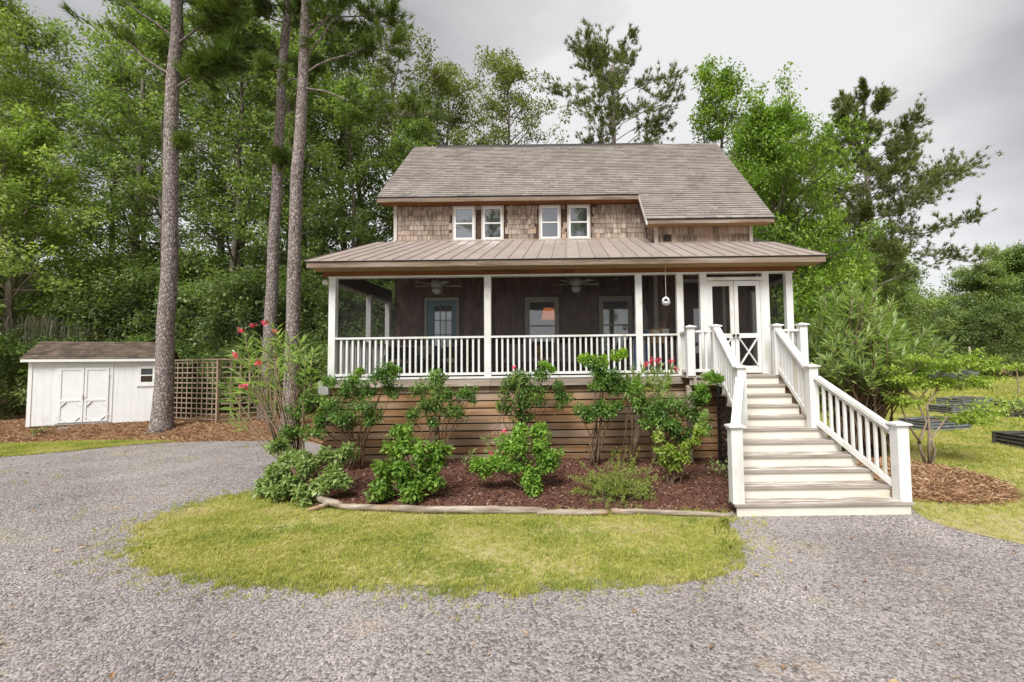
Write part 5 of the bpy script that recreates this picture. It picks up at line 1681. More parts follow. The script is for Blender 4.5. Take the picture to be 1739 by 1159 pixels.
M['moss'] = leaf_mat('spanish_moss', (.10, .10, .075), (.18, .175, .135), (.28, .275, .22), trans=.3)


def tree_proto(name, meshes, leaf, bark):
    tm, cm = meshes
    tm.materials.append(bark); cm.materials.append(leaf)
    return tm, cm


PT = {}
PIN_ = math.pi
PT['tall'] = tree_proto('tall', broadleaf('tall', 1, 22, 6, 3.6, 34, .18, 52, .68, .24, (.8, .3), sub=4), LM['wood'], M['trunk'])
PT['slim'] = tree_proto('slim', broadleaf('slim', 2, 20, 4, 2.7, 34, .175, 48, .58, .18, (-.7, .4), sub=4), LM['wood'], M['trunk'])
PT['open'] = tree_proto('open', broadleaf('open', 3, 21, 7, 4.2, 30, .175, 32, .6, .28, (1.2, 0), profile='top', sub=4), LM['olive'], M['trunk'])
PT['olive'] = tree_proto('olive', broadleaf('olivet', 4, 24, 9, 4.6, 38, .19, 46, .66, .26, (.5, 0), profile='oval', sub=4), LM['olive'], M['trunk'])
PT['fresh'] = tree_proto('fresh', broadleaf('fresht', 5, 13, 1.6, 4.6, 50, .18, 62, .66, .24, (.5, -.3), profile='spread', sub=4), LM['fresh'], M['trunk'])
PT['tallfresh'] = tree_proto('tallfresh', broadleaf('tallfresh', 15, 23, 5, 4.6, 44, .19, 66, .72, .26, (.5, -.3), sub=4, profile='oval'), LM['fresh'], M['trunk'])
PT['under'] = tree_proto('under', broadleaf('undert', 6, 6.2, .5, 2.5, 30, .18, 34, .62, .09, (.3, .2), profile='oval'), LM['dark'], M['trunk'])
PT['bush'] = tree_proto('bush', broadleaf('busht', 7, 3.6, .2, 1.9, 22, .15, 32, .5, .06, (.1, .1), profile='oval'), LM['wood'], M['trunk'])
PT['rich'] = tree_proto('rich', broadleaf('richt', 8, 13.3, 1.2, 4.3, 64, .165, 78, .64, .26, (.3, 0), profile='oval', sub=5), LM['rich'], M['trunk'])
PT['gum'] = tree_proto('gum', broadleaf('gumt', 9, 19, 4, 3.2, 46, .17, 56, .52, .22, (.2, 0), profile='spread', sub=4), LM['rich'], M['trunk'])
PT['wide'] = tree_proto('wide', broadleaf('widet', 10, 13, 1.2, 6.2, 40, .28, 56, .85, .3, (.3, 0), profile='spread'), LM['wood'], M['trunk'])
PT['pineR'] = tree_proto('pineR', pine('pineR', 11, 20.5, 7.5, 6.6, 50, .27, .32, 20, droop=.15, needles_n=14, w=.022, prof=lambda u: (.95 - .62 * u) * (.6 + .4 * min(1, u * 4)),
                          limbs=[(13.5, PIN_ - .3, 4.5, .3, 1.8), (11.5, PIN_ + .4, 4.0, .2, 1.5), (15.5, .3, 6.5, .35, 2.2), (10.8, 0.15, 8.2, .12, 2.6), (12.8, .0, 8.4, .3, 2.6), (9.6, -.2, 6.5, .02, 1.8), (11.6, .35, 7.0, .2, 2.2), (14.2, -.3, 6.5, .3, 2.4), (16.5, .1, 5, .4, 2), (16, PIN_, 4.5, .4, 2), (17.5, PIN_ / 2, 4, .5, 2), (14.5, PIN_ * 1.2, 5, .3, 2)]), LM['pine'], M['bark'])
PT['pineB'] = tree_proto('pineB', pine('pineB', 12, 23, 14.5, 4.2, 36, .22, .32, 16, needles_n=14, w=.02, prof=lambda u: .35 + .8 * math.sin(math.pi * min(1, .3 + .62 * u))), LM['pine'], M['bark'])


def where(x, y):
    q = x / y
    side = ('at the left edge of the picture' if q < -1.1 else 'above the shed' if q < -.93 else 'around the thick left pine' if q < -.78 else 'behind the lattice trellis' if q < -.66
            else 'between the two slim pines' if q < -.55 else 'beside the left end of the porch' if q < -.4 else 'behind the left half of the house')
    if x > 0:
        side = ('right beside the house' if q < .62 else 'behind the big oleander' if q < .72 else 'under the spreading pine' if q < .8 else 'above the parked car' if q < .9 else 'at the right edge of the picture')
    d = math.hypot(x, y)
    return side


def plant_tree(name, kind, x, y, label, group=None, s=1.0, rz=None, z=None, cat='tree', parts_=('trunk', 'crown'), sz=None):
    t = thing(name, label, cat, (x, y, float(gz(x, y)) - .05 if z is None else z), rnd.uniform(0, 6.28) if rz is None else rz, group)
    t.scale = (s, s, s if sz is None else sz)
    part(parts_[0], PT[kind][0], None, t, local=True)
    part(parts_[1], PT[kind][1], None, t, local=True)
    return t


# ---- the three pines in front of the wood
def near_pine(x, y, tr, seed, limbs, label, H=21, lean=(0, 0)):
    tm, cm = pine('near', seed, H, 15.5, 3.2, 18, tr, .34, 20, limbs=limbs, lean=lean, needles_n=18, w=.014)
    tm.materials.append(M['bark']); cm.materials.append(LM['pine_near'])
    t = thing('pine_tree', label, 'pine tree', (x, y, .27), 0, 'tall pines beside the drive')
    part('trunk', tm, None, t, local=True); part('crown', cm, None, t, local=True)
    return t
PIN = math.pi
near_pine(-13.95, 15.71, .27, 101, [(11.9, .25, 2.3, .75, 3.4), (12.4, PIN - .1, 4.2, .75, .35), (13.2, .35, 2.6, .2, 2.4), (9.9, .0, .5, .2, .6), (13.8, PIN + .5, 3.6, .5, .8), (13.6, -.4, 2.6, .5, 2.6)],
          'thick rough barked pine trunk right of the white shed', lean=(.05, 0))
near_pine(-11.68, 17.68, .24, 102, [(14.2, PIN, 2.6, .7, .8), (13.4, .3, 1.5, .4, .8), (10.2, -.6, .6, .1, .8), (15, PIN - .5, 2.8, .4, 1.4)],
          'slimmer pine trunk standing just behind the oleander', lean=(.6, 0))
near_pine(-9.6, 15.76, .24, 103, [(12.0, -.05, 4.6, .05, 1.3), (13.0, .1, 3.0, .85, .9), (12.5, .25, 3.4, .2, 1.2), (12.2, PIN, 1.4, .3, .7), (13.6, -.3, 3.6, .35, 1.3), (14.2, .2, 3.2, .5, 1.2)],
          'pine trunk nearest the house, with a long limb reaching over', lean=(.45, 0))

# ---- the wood on the left (each tree with its own trunk and crown)
G1 = 'trees of the wood behind the shed'
forest = [
    ('tallfresh', -29.5, 21.5, 1.0, 'tall light green tree at the far left edge of the picture'),
    ('fresh', -25.2, 20.6, .95, 'light green spreading tree whose boughs hang behind the shed roof'),
    ('fresh', -30.5, 19.8, .8, 'low light green tree at the left edge beside the shed'),
    ('tall', -24.5, 25.5, 1.1, None), ('slim', -21.6, 24.0, 1.12, None), ('open', -20.2, 27.2, 1.1, 'open crowned tree with forked grey limbs right of the thick pine'),
    ('slim', -18.0, 24.6, 1.1, None), ('tall', -16.2, 27.5, 1.12, None), ('slim', -14.2, 24.0, .98, None), ('tall', -12.9, 26.8, 1.0, None),
    ('slim', -11.3, 24.4, .9, None), ('open', -10.4, 29.0, 1.08, None), ('slim', -9.0, 25.5, .84, None), ('olive', -8.0, 31.0, .93, 'olive green tree rising above the left end of the roof'),
    ('olive', -4.6, 33.0, 1.02, 'tall olive tree with drooping leafy top above the roof ridge'), ('slim', -6.8, 28.0, .66, None), ('slim', -28.5, 27.5, 1.08, None), ('tall', -33.5, 28.5, 1.1, None), ('olive', -23.0, 30.0, 1.1, None),
    ('tall', -19.0, 31.5, 1.15, None), ('open', -15.0, 32.0, 1.1, None), ('tall', -12.0, 33.5, 1.0, None), ('slim', -38.0, 31.0, 1.1, None), ('tall', -31.5, 34.0, 1.0, None), ('slim', -7.5, 36.0, .68, None),
    ('slim', -2.0, 36.0, .66, 'thin topped tree just showing above the middle of the roof ridge'),
]
names = {'tall': 'tall full crowned woodland tree', 'slim': 'slender dark trunked woodland tree', 'open': 'thinly leaved open woodland tree', 'olive': 'olive green woodland tree'}
for k, x, y, s, lab in forest:
    plant_tree('broadleaf_tree', k, x, y, lab or names[k] + ' ' + where(x, y), G1 if lab is None else None, s)
for i, (x, y, s) in enumerate(((-33, 23, 1), (-28, 23.5, .95), (-23.3, 21.6, .8), (-20.4, 21.8, .95), (-17.6, 21.2, .85), (-14.6, 21.0, .9), (-11.9, 21.5, .85), (-9.6, 20.6, .8), (-7.6, 21.5, .85),
                               (-25, 28, 1.2), (-21, 29, 1.2), (-17, 29, 1.2), (-13, 29.5, 1.2), (-9, 28, 1.2), (-30, 29, 1.2), (-6.4, 24, 1.0), (-35, 26, 1.3), (-33, 33, 1.3), (-27, 34, 1.3), (-20, 34, 1.3), (-14.5, 35, 1.3), (-10.5, 33, 1.2))):
    plant_tree('understorey_tree', 'under', x, y, ('near' if y < 25 else 'deeper') + ' dark leafy understorey tree ' + where(x, y), 'understorey of the wood', s)
for i, (x, y, s) in enumerate(((-23.5, 18.6, .75), (-21.6, 20.0, .8), (-18.8, 19.9, .75), (-16.4, 19.6, .65), (-13.6, 19.4, .7), (-10.8, 19.2, .75), (-8.6, 18.4, .75), (-6.9, 17.4, .7), (-6.6, 19.8, .9), (-26, 19.5, .9), (-29, 18.5, 1.0))):
    plant_tree('woodland_bush', 'bush', x, y, 'low woodland edge bush ' + where(x, y), 'bushes at the edge of the wood', s, cat='bush', parts_=('stem', 'foliage'))

# the depth of the wood, one mass that nobody could count
rngw = np.random.default_rng(77)
n = 900
C = np.stack([rngw.uniform(-62, 1, n), rngw.uniform(38, 54, n), rngw.uniform(0, 1, n) ** 1.3 * 11], -1)
V, F = clump_leaves(rngw, C, rngw.uniform(.8, 1.6, n), 46, .34, .6)
tag(part('distant_wood', array_mesh('distant_wood', V, F), LM['dark'], None), 'dark mass of leaves deep in the wood on the left', 'wood', kind='stuff')

# ---- trees behind and right of the house
plant_tree('broadleaf_tree', 'rich', 9.35, 20.2, 'big rich green tree filling the space right of the house', None, .84, 1.0, sz=1.0)
plant_tree('broadleaf_tree', 'rich', 13.0, 22.6, 'rounded green tree behind the oleander right of the porch', None, .66, 2.2)
plant_tree('broadleaf_tree', 'gum', 8.7, 25.0, 'pointed light green tree rising above the right end of the roof', None, 1.0, .4)
plant_tree('broadleaf_tree', 'gum', 11.6, 26.8, 'slim green tree beside the pointed one above the right eave', None, .86, 2.6)
plant_tree('pine_tree', 'pineB', 3.1, 28.5, 'single open pine standing behind the roof ridge', None, .94, .5, cat='pine tree')
plant_tree('pine_tree', 'pineR', 21.6, 32.0, 'tall spreading pine with long limbs reaching right over the lawn', None, 1.0, 0.0, cat='pine tree')
plant_tree('pine_tree', 'pineB', 14.6, 30.0, 'pine top showing between the green tree and the spreading pine', None, .68, 2.2, cat='pine tree')
plant_tree('pine_tree', 'pineR', 25.2, 40.0, 'thin pine half hidden behind the spreading pine', None, .72, 2.6, cat='pine tree')
for x, y, k, s, q in ((-7, -17, 'open', 1.0, 'left pair of'), (2.5, -19, 'slim', 1.0, 'right pair of'), (9, -16, 'open', .95, 'right pair of')):
    plant_tree('broadleaf_tree', k, x, y, f'leafy tree behind the viewer, mirrored in the {q} upper windows', 'trees mirrored in the windows', s)
far = [('wide', 24.5, 40, .82), ('wide', 31.0, 45, .92), ('wide', 37.5, 53, .95), ('wide', 46.5, 58, .72), ('wide', 53.0, 58, 1.0), ('wide', 61, 62, 1.25), ('wide', 20, 42, .75), ('wide', 17, 36, .7), ('wide', 34, 60, 1.1), ('wide', 27, 52, 1.0), ('wide', 68, 66, 1.3)]
for k, x, y, s in far:
    plant_tree('broadleaf_tree', k, x, y, ('far' if y > 55 else 'nearer') + ' broad tree lining the right lawn ' + where(x, y), 'trees beyond the right lawn', s)
for x, y, s in ((44, 54, 1.2), (47.5, 53, 1.1), (51, 54, 1.3), (55, 57, 1.3), (36, 50, 1.1), (31.5, 44, 1.0), (27, 39.5, .9), (23, 36, .9), (60, 58, 1.4), (18.5, 33, .9), (40.5, 55, 1.2), (15.5, 28, .8)):
    plant_tree('understorey_tree', 'under', x, y, ('far' if y > 50 else 'nearer') + ' dark bushy undergrowth tree ' + where(x, y), 'undergrowth beyond the right lawn', s)
n = 420
C = np.stack([rngw.uniform(2, 95, n), rngw.uniform(66, 80, n), rngw.uniform(0, 1, n) ** 1.2 * 8], -1)
V, F = clump_leaves(rngw, C, rngw.uniform(1.2, 2.2, n), 46, .5, .6)
tag(part('distant_wood', array_mesh('distant_wood_right', V, F), LM['dark'], None), 'dark far woodland closing the view beyond the right lawn', 'wood', kind='stuff')

# Spanish moss hanging behind the shed
def moss(x, y, z, n, ln, label):
    rng = np.random.default_rng(int(abs(x) * 100))
    vs, fs = [], []
    for k in range(n):
        px, py = rng.normal(0, .45), rng.normal(0, .3); top = rng.uniform(-.1, .25)
        l = ln * rng.uniform(.4, 1.1); w = rng.uniform(.006, .022)
        b = len(vs)
        a = rng.uniform(0, 3.14); cx, cy = math.cos(a) * w, math.sin(a) * w
        for t in range(5):
            q = (1 - t / 4.3)
            ox, oy = rng.normal(0, .03), rng.normal(0, .03)
            vs += [(px - cx * q + ox, py - cy * q + oy, top - l * t / 4), (px + cx * q + ox, py + cy * q + oy, top - l * t / 4)]
        for t in range(4): fs.append((b + 2 * t, b + 2 * t + 1, b + 2 * t + 3, b + 2 * t + 2))
    o = part('hanging_moss', MB().add(vs, fs), M['moss'], None, loc=(x, y, z))
    tag(o, label, 'moss', 'spanish moss in the trees')
moss(-22.6, 19.4, 4.4, 170, 1.7, 'curtain of grey hanging moss above the middle of the shed roof')
moss(-21.2, 19.8, 4.0, 110, 1.4, 'small beard of grey hanging moss above the shed doors')
moss(-25.2, 21, 7.0, 120, 1.7, 'grey hanging moss high in the light green tree on the left')

# ---- young tree on the lawn
rng = np.random.default_rng(5)
yt = thing('young_tree', 'spindly young tree with pale leaves on the far lawn', 'tree', (27.8, 28.3, 0))
mb = MB().tube([(0, 0, 0), (.03, 0, .9), (-.02, 0, 1.8)], [.05, .04, .025], 6).tube([(0, 0, .95), (-.5, 0, 1.35), (-.9, 0, 1.75)], [.03, .02, .012], 5).tube([(0, 0, .8), (.5, .1, 1.2), (.8, 0, 1.5)], [.03, .02, .012], 5)
part('trunk', mb, M['stem_grey'], yt, local=True)
V, F = clump_leaves(rng, np.array([[-.9, 0, 1.8], [-.5, 0, 1.7], [0, 0, 1.9], [.5, 0, 1.7], [.85, 0, 1.6], [-.2, .1, 1.75]]), [.3] * 6, 60, .13, .5, .6)
part('crown', array_mesh('young_crown', V, F), LM['lime'], yt, local=True)


# ---- shrubs: stems from a base to given clumps
def shrub(name, label, base, clumps, leaf, leafL, n, cat='shrub', stem=M['stem'], asp=.5, sr=.018, fork=.45, group=None, flat=.85, tips=None, tip_mat=None, seed=1, fill=0):
    rng = np.random.default_rng(seed)
    B = np.array(base, float)
    t = thing(name, label, cat, base, 0, group)
    sm = MB()
    Cs = np.array([c[:3] for c in clumps], float) - B
    Rs = [c[3] for c in clumps]
    nst = max(3, len(clumps) // 3)
    for c in Cs:
        b0 = np.array([rng.normal(0, .07), rng.normal(0, .05), -.05])
        mid = c * fork * np.array([.75, .8, 1.15]) + rng.normal(0, .04, 3)
        mid2 = c * .8 + rng.normal(0, .05, 3)
        sm.tube([b0, b0 * .5 + mid * .5 + rng.normal(0, .03, 3), mid, mid2, c], [sr, sr * .85, sr * .7, sr * .5, sr * .3], 6)
    part('stem', sm, stem, t, local=True, smooth=True)
    C2, R2 = [], []
    for c, r in zip(Cs, Rs):               # each clump is a handful of leafy twigs
        k = 7 + fill
        for q in range(k):
            d = unit(rng.normal(0, 1, 3)); d[2] = d[2] * .8 + .15
            C2.append(c + d * r * rng.uniform(.15, .8)); R2.append(r * rng.uniform(.3, .5))
    V, F = clump_leaves(rng, np.array(C2), R2, n, leafL, asp, flat)
    part('foliage', array_mesh(name + '_leaf', V, F), leaf, t, local=True)
    if tips:
        V, F = [], []
        for (x, y, z, r) in tips:
            v, f = clump_leaves(rng, np.array([[x, y, z]]) - B + rng.normal(0, r * .5, (6, 3)), [r * .5] * 6, n, leafL * .9, asp, 1.0, -.4)
            V.append((v, f))
        v, f = join(V)
        part('new_growth', array_mesh(name + '_tips', v, f), tip_mat, t, local=True)
    return t
PG = 'dark leaved shrubs against the porch skirt'
def Z(x, y): return float(bed_z(x, y))
r_a = lambda pts, r: [(x, y, z, r * rnd.uniform(.85, 1.15)) for x, y, z in pts]
shrub('privet_shrub', 'largest dark green shrub at the left corner of the porch', (-4.35, 9.35, Z(0, 9.35)),
      r_a([(-5.3, 9.3, 2.0), (-4.82, 9.2, 1.98), (-4.29, 9.1, 1.9), (-3.75, 9.2, 2.0), (-4.01, 9.0, 1.48), (-4.76, 9.1, 1.48), (-5.45, 9.2, 1.36), (-5.0, 9.0, 1.0), (-3.62, 9.3, 1.75), (-4.5, 9.2, 1.15), (-5.5, 9.1, 1.0), (-3.6, 9.2, 2.12), (-4.45, 9.3, 1.7), (-5.2, 9.2, 1.65), (-4.4, 9.0, 1.3), (-3.9, 9.1, 1.2), (-4.1, 9.2, 1.75), (-4.9, 9.1, 1.25)], .29),
      LM['lig'], .06, 78, group=PG, fill=1, tips=[(-3.55, 9.2, 2.2, .12), (-4.2, 9.1, 2.1, .12), (-5.2, 9.25, 2.15, .1)], tip_mat=LM['bright'], seed=1)
shrub('privet_shrub', 'airy dark green shrub under the left porch post', (-2.72, 9.4, Z(0, 9.4)),
      r_a([(-2.71, 9.3, 1.95), (-2.98, 9.2, 1.74), (-2.44, 9.2, 1.66), (-2.14, 9.3, 1.67), (-2.65, 9.1, 1.46), (-3.15, 9.2, 1.25), (-2.74, 9.2, 1.15), (-2.2, 9.3, 1.3), (-1.98, 9.3, 1.62), (-2.6, 9.2, 1.75), (-2.9, 9.2, 1.45), (-2.45, 9.2, 1.4)], .26),
      LM['lig'], .056, 62, fill=1, group=PG, tips=[(-2.7, 9.3, 2.1, .1)], tip_mat=LM['bright'], seed=2)
shrub('privet_shrub', 'dark green shrub with two upright tops below the middle bay of the porch', (-1.0, 9.4, Z(0, 9.4)),
      r_a([(-1.0, 9.3, 1.98), (-1.26, 9.2, 1.72), (-.52, 9.3, 2.0), (-.25, 9.3, 1.68), (-.89, 9.1, 1.5), (-1.3, 9.2, 1.4), (-.6, 9.2, 1.6), (-.12, 9.25, 1.5), (-.95, 9.2, 1.2), (-1.1, 9.2, 1.85), (-.75, 9.2, 1.75), (-1.0, 9.1, 1.6)], .26),
      LM['lig'], .058, 72, fill=1, group=PG, tips=[(-.5, 9.3, 2.2, .1), (-.35, 9.3, 2.15, .08)], tip_mat=LM['bright'], seed=3)
shrub('privet_shrub', 'dark shrub topped with bright yellow green new growth', (.5, 9.35, Z(0, 9.35)),
      r_a([(.53, 9.2, 2.2), (.82, 9.2, 1.98), (1.1, 9.3, 1.85), (.55, 9.2, 1.85), (.28, 9.1, 1.28), (.63, 9.1, 1.36), (.95, 9.2, 1.42), (.45, 9.15, 1.2), (.95, 9.2, 1.75), (.65, 9.2, 2.05), (.8, 9.15, 1.3), (.7, 9.2, 1.9)], .23),
      LM['lig'], .06, 78, fill=1, group=PG, tips=[(.36, 9.3, 2.4, .14), (.5, 9.3, 2.3, .12), (.75, 9.3, 2.3, .1), (.98, 9.2, 2.4, .14), (1.1, 9.2, 2.45, .1)], tip_mat=LM['lig_tip'], seed=4)
shrub('privet_shrub', 'broad dark green shrub next to the stairs with one branch reaching right', (1.75, 9.3, Z(0, 9.3)),
      r_a([(1.45, 9.1, 1.4), (1.78, 9.0, 1.41), (2.15, 9.1, 1.4), (2.46, 9.0, 1.17), (1.6, 9.0, 1.1), (1.98, 8.9, 1.05), (2.5, 9.0, .94), (2.28, 9.0, .75), (2.5, 8.9, 1.52), (2.1, 9.0, .95), (1.35, 9.2, 1.6), (1.9, 9.0, 1.2), (2.3, 9.0, 1.25), (1.7, 9.0, 1.25)], .3),
      LM['lig'], .06, 78, fill=1, group=PG, tips=[(2.6, 8.8, 1.75, .14), (2.72, 8.75, 1.95, .12), (2.85, 8.7, 1.9, .1), (2.55, 8.85, 1.6, .14), (1.4, 9.2, 1.75, .1)], tip_mat=LM['bright'], seed=5)

LG = 'low leafy shrubs in the front of the bed'
shrub('garden_shrub', 'wide sprawling grey green shrub at the left end of the bed', (-4.6, 7.95, .05),
      [(x, y, z, .2) for x, y, z in ((-5.2, 8.1, .35), (-4.95, 7.8, .45), (-4.6, 7.7, .3), (-4.4, 7.8, .55), (-4.1, 7.6, .3), (-4.0, 7.8, .5), (-4.7, 8.1, .65), (-5.1, 8.4, .6), (-4.3, 8.1, .7), (-3.85, 7.7, .35), (-5.3, 8.0, .2), (-4.85, 7.65, .18), (-3.9, 8.0, .75), (-5.35, 8.45, .8), (-4.3, 7.5, .2))],
      LM['sage'], .085, 44, group=LG, seed=6, fill=2)
shrub('garden_shrub', 'rounded bright green shrub in the left middle of the bed', (-2.72, 7.75, .06),
      [(x, y, z, .24) for x, y, z in ((-3.05, 7.7, .5), (-2.7, 7.6, .35), (-2.4, 7.7, .45), (-2.9, 7.7, .8), (-2.5, 7.7, .78), (-2.75, 7.8, .92), (-3.1, 7.7, .28), (-2.25, 7.7, .3), (-2.7, 7.55, .6), (-2.85, 7.8, 1.08), (-2.3, 7.8, .6), (-3.1, 7.6, .15), (-2.55, 7.5, .2), (-2.2, 7.8, .8))],
      LM['bright'], .085, 46, group=LG, seed=7, fill=2)
shrub('garden_shrub', 'bright green shrub in front of the two-topped dark shrub', (-.75, 8.1, .1),
      [(x, y, z, .22) for x, y, z in ((-1.0, 8.0, .5), (-.7, 7.9, .4), (-.45, 8.0, .5), (-.85, 8.0, .8), (-.5, 8.0, .8), (-.85, 8.1, 1.0), (-.55, 8.1, 1.05), (-1.25, 8.0, .55), (-1.5, 8.0, .45), (-.3, 8.0, .65), (-1.1, 8.1, .85), (-.6, 7.85, .2), (-1.55, 8.0, .5))],
      LM['bright'], .082, 44, group=LG, seed=8, fill=2)
shrub('garden_shrub', 'small yellow green shrub with upright silvery shoots near the stairs', (1.85, 8.3, .1),
      [(x, y, z, .15) for x, y, z in ((1.65, 8.2, .5), (1.85, 8.2, .4), (2.05, 8.2, .55), (1.8, 8.2, .7), (2.1, 8.2, .75), (1.62, 8.2, .72), (1.6, 8.2, .9), (2.25, 8.2, .85), (1.9, 8.2, .6), (2.3, 8.2, 1.05))],
      LM['lime'], .07, 22, group=LG, seed=9, tips=[(2.35, 8.2, 1.15, .07), (2.4, 8.2, 1.3, .06)], tip_mat=LM['sage'])

# feathery asparagus-like plant
rng = np.random.default_rng(19)
fp = thing('feathery_plant', 'wispy yellow green feathery plant in the middle of the bed', 'plant', (.75, 7.7, .06))
sm = MB(); P, D, U = [], [], []
for k in range(130):
    az = rng.uniform(0, 6.28); el = rng.uniform(.25, 1.4); ln = rng.uniform(.45, .85)
    pts = limb_path(rng, (rng.normal(0, .17), rng.normal(0, .12), 0), (math.cos(az) * math.cos(el), .7 * math.sin(az) * math.cos(el), math.sin(el)), ln, 6, .5, -.7)
    pts[:, 2] = np.maximum(pts[:, 2], -.03)
    sm.tube(pts, [.005, .004, .004, .003, .003, .002, .001], 3, cap=False)
    for q in range(75):
        t = rng.uniform(.8, 6); i0 = min(int(t), 5)
        P.append(pts[i0] + (pts[i0 + 1] - pts[i0]) * (t - i0)); D.append(unit(pts[i0 + 1] - pts[i0]) * .5 + rng.normal(0, .7, 3)); U.append(rng.normal(0, 1, 3))
part('stem', sm, M['stem'], fp, local=True)
nP = len(P)
V, F = leaf_arrays(np.array(P), np.array(D), np.array(U), rng.uniform(.03, .065, nP), np.full(nP, .012), 0)
part('foliage', array_mesh('feather', V, F), LM['feather'], fp, local=True)


# ---- oleanders
def oleander(name, label, base, shoots, leafL, per, tipl, flowers=(), petal=None, sr=.016, seed=3, leaf=None, stem=None, jit=.05, bend=.5):
    """shoots: end points; every shoot carries long narrow leaves near its end"""
    rng = np.random.default_rng(seed)
    B = np.array(base, float)
    t = thing(name, label, 'oleander', base)
    sm = MB(); P, D, U = [], [], []
    for s in shoots:
        e = np.array(s[:3], float) - B
        b0 = np.array([rng.normal(0, .12), rng.normal(0, .1), -.05]) * (s[3] if len(s) > 3 else 1)
        m1 = b0 + (e - b0) * .4 + np.array([-(e[0]) * .12 * bend * 2, -e[1] * .1, abs(e[2]) * .1]) + rng.normal(0, jit, 3)
        m2 = b0 + (e - b0) * .75 + np.array([-(e[0]) * .06 * bend * 2, 0, abs(e[2]) * .06]) + rng.normal(0, jit, 3)
        sm.tube([b0, m1, m2, e], [sr, sr * .8, sr * .5, sr * .3], 6)
        ax = unit(e - m2)
        ll = min(tipl, np.linalg.norm(e - m2) * 1.1)
        for q in range(per):
            f = rng.uniform(0, 1)
            az = q * 2.1 + rng.uniform(-.4, .4)
            a = unit(np.cross(ax, [.3, .5, .8])); b = np.cross(ax, a)
            rad = a * math.cos(az) + b * math.sin(az)
            P.append(e - ax * ll * (1 - f)); D.append(rad * (1.0 - .55 * f) + ax * (.45 + .5 * f) + rng.normal(0, .12, 3)); U.append(ax + np.array([0, 0, .4]))
    part('stem', sm, stem or M['stem'], t, local=True, smooth=True)
    n_ = len(P)
    l = leafL * rng.uniform(.6, 1.15, n_)
    V, F = leaf_arrays(np.array(P), np.array(D), np.array(U), l, l * .16, .1, .5)
    part('foliage', array_mesh(name + '_leaf', V, F), leaf or LM['ole'], t, local=True)
    for (x, y, z, r, k) in flowers:
        c = np.array([x, y, z]) - B
        nb = k
        cs = c + rng.normal(0, r * .55, (nb, 3))
        Pn, Dn, Un = [], [], []
        for q in cs:
            ax = unit(rng.normal(0, 1, 3) + np.array([0, -.6, .6]))
            a = unit(np.cross(ax, [.2, .9, .3])); b = np.cross(ax, a)
            for m_ in range(5):
                an = m_ * 1.2566
                Pn.append(q); Dn.append(a * math.cos(an) + b * math.sin(an) + ax * .35); Un.append(ax)
        V, F = leaf_arrays(np.array(Pn), np.array(Dn), np.array(Un), np.full(len(Pn), .032), np.full(len(Pn), .028), .15, .65)
        part('flower', array_mesh('flower', V, F), petal, t, local=True)
    return t


rng = np.random.default_rng(31)
sh_ = []
for k in range(215):
    az = rng.uniform(0, 6.28); el = math.asin(rng.uniform(.0, 1.0)); rr_ = rng.uniform(.66, 1.12)
    lum = 1 + .16 * math.sin(3 * az + 1)
    sh_.append((6.8 + 1.35 * lum * rr_ * math.cos(el) * math.cos(az), 10.75 + 1.1 * rr_ * math.cos(el) * math.sin(az), 1.8 + 2.0 * rr_ * math.sin(el), 2.2))
sh_ += [(8.55, 10.4, 2.75, 1), (8.7, 10.4, 2.6, 1), (8.45, 10.2, 2.35, 1), (8.3, 10.5, 2.9, 1), (8.1, 10.3, 2.1, 1)]
oleander('oleander_bush', 'huge leafy oleander bush right of the stairs', (6.75, 10.7, .03), sh_, .30, 26, .5, seed=4, sr=.02)
tips = [(-6.95, 9.5, 2.57), (-6.58, 9.5, 2.69), (-6.15, 9.5, 3.1), (-5.6, 9.3, 2.6), (-5.3, 9.2, 2.45), (-6.38, 9.4, 2.32), (-6.94, 9.5, 2.08), (-7.18, 9.6, 1.59), (-6.68, 9.5, 1.75), (-5.9, 9.3, 2.2), (-5.2, 9.2, 2.1), (-6.25, 9.4, 1.65),
        (-5.35, 9.2, 1.5), (-6.97, 9.5, 1.2), (-6.45, 9.5, 2.95), (-6.75, 9.5, 2.9), (-6.1, 9.4, 2.6), (-5.45, 9.25, 2.75), (-6.6, 9.4, 2.4), (-6.3, 9.5, 2.05), (-7.1, 9.5, 1.9), (-5.75, 9.3, 2.4), (-6.05, 9.5, 2.9), (-5.35, 9.3, 2.3), (-6.8, 9.3, 2.2), (-6.5, 9.4, 1.85), (-5.65, 9.2, 2.85), (-5.15, 9.2, 2.6)]
oleander('oleander_bush', 'leggy oleander with rose red flowers left of the porch', (-5.35, 9.1, .15), tips, .27, 24, .5,
         flowers=[(-6.8, 9.45, 3.04, .05, 12), (-6.57, 9.45, 3.14, .055, 14), (-6.29, 9.45, 3.2, .055, 14), (-6.13, 9.45, 3.02, .05, 10), (-6.2, 9.1, 2.36, .055, 14), (-6.47, 9.1, 1.9, .06, 15), (-6.75, 9.2, 2.5, .05, 10)], petal=M['petal_red'], seed=6, sr=.017, bend=-.45)
tips = [(1.37, 9.25, 1.98), (1.83, 9.2, 2.14), (2.05, 9.1, 2.04), (1.66, 9.2, 2.1), (1.95, 9.2, 1.9), (1.3, 9.25, 2.1), (1.75, 9.15, 1.95), (2.1, 9.15, 2.15), (1.5, 9.2, 2.15), (1.2, 9.3, 1.95), (1.9, 9.1, 1.75)]
oleander('oleander_bush', 'oleander with pink flower heads in front of the short railing', (1.25, 9.3, .18), tips, .2, 42, .42,
         flowers=[(1.78, 9.1, 2.3, .06, 16), (1.66, 9.1, 2.3, .05, 12), (1.55, 9.1, 2.24, .05, 9), (2.02, 9.05, 2.28, .05, 10), (2.12, 9.05, 2.12, .04, 9)], petal=M['petal'], seed=7, sr=.013)
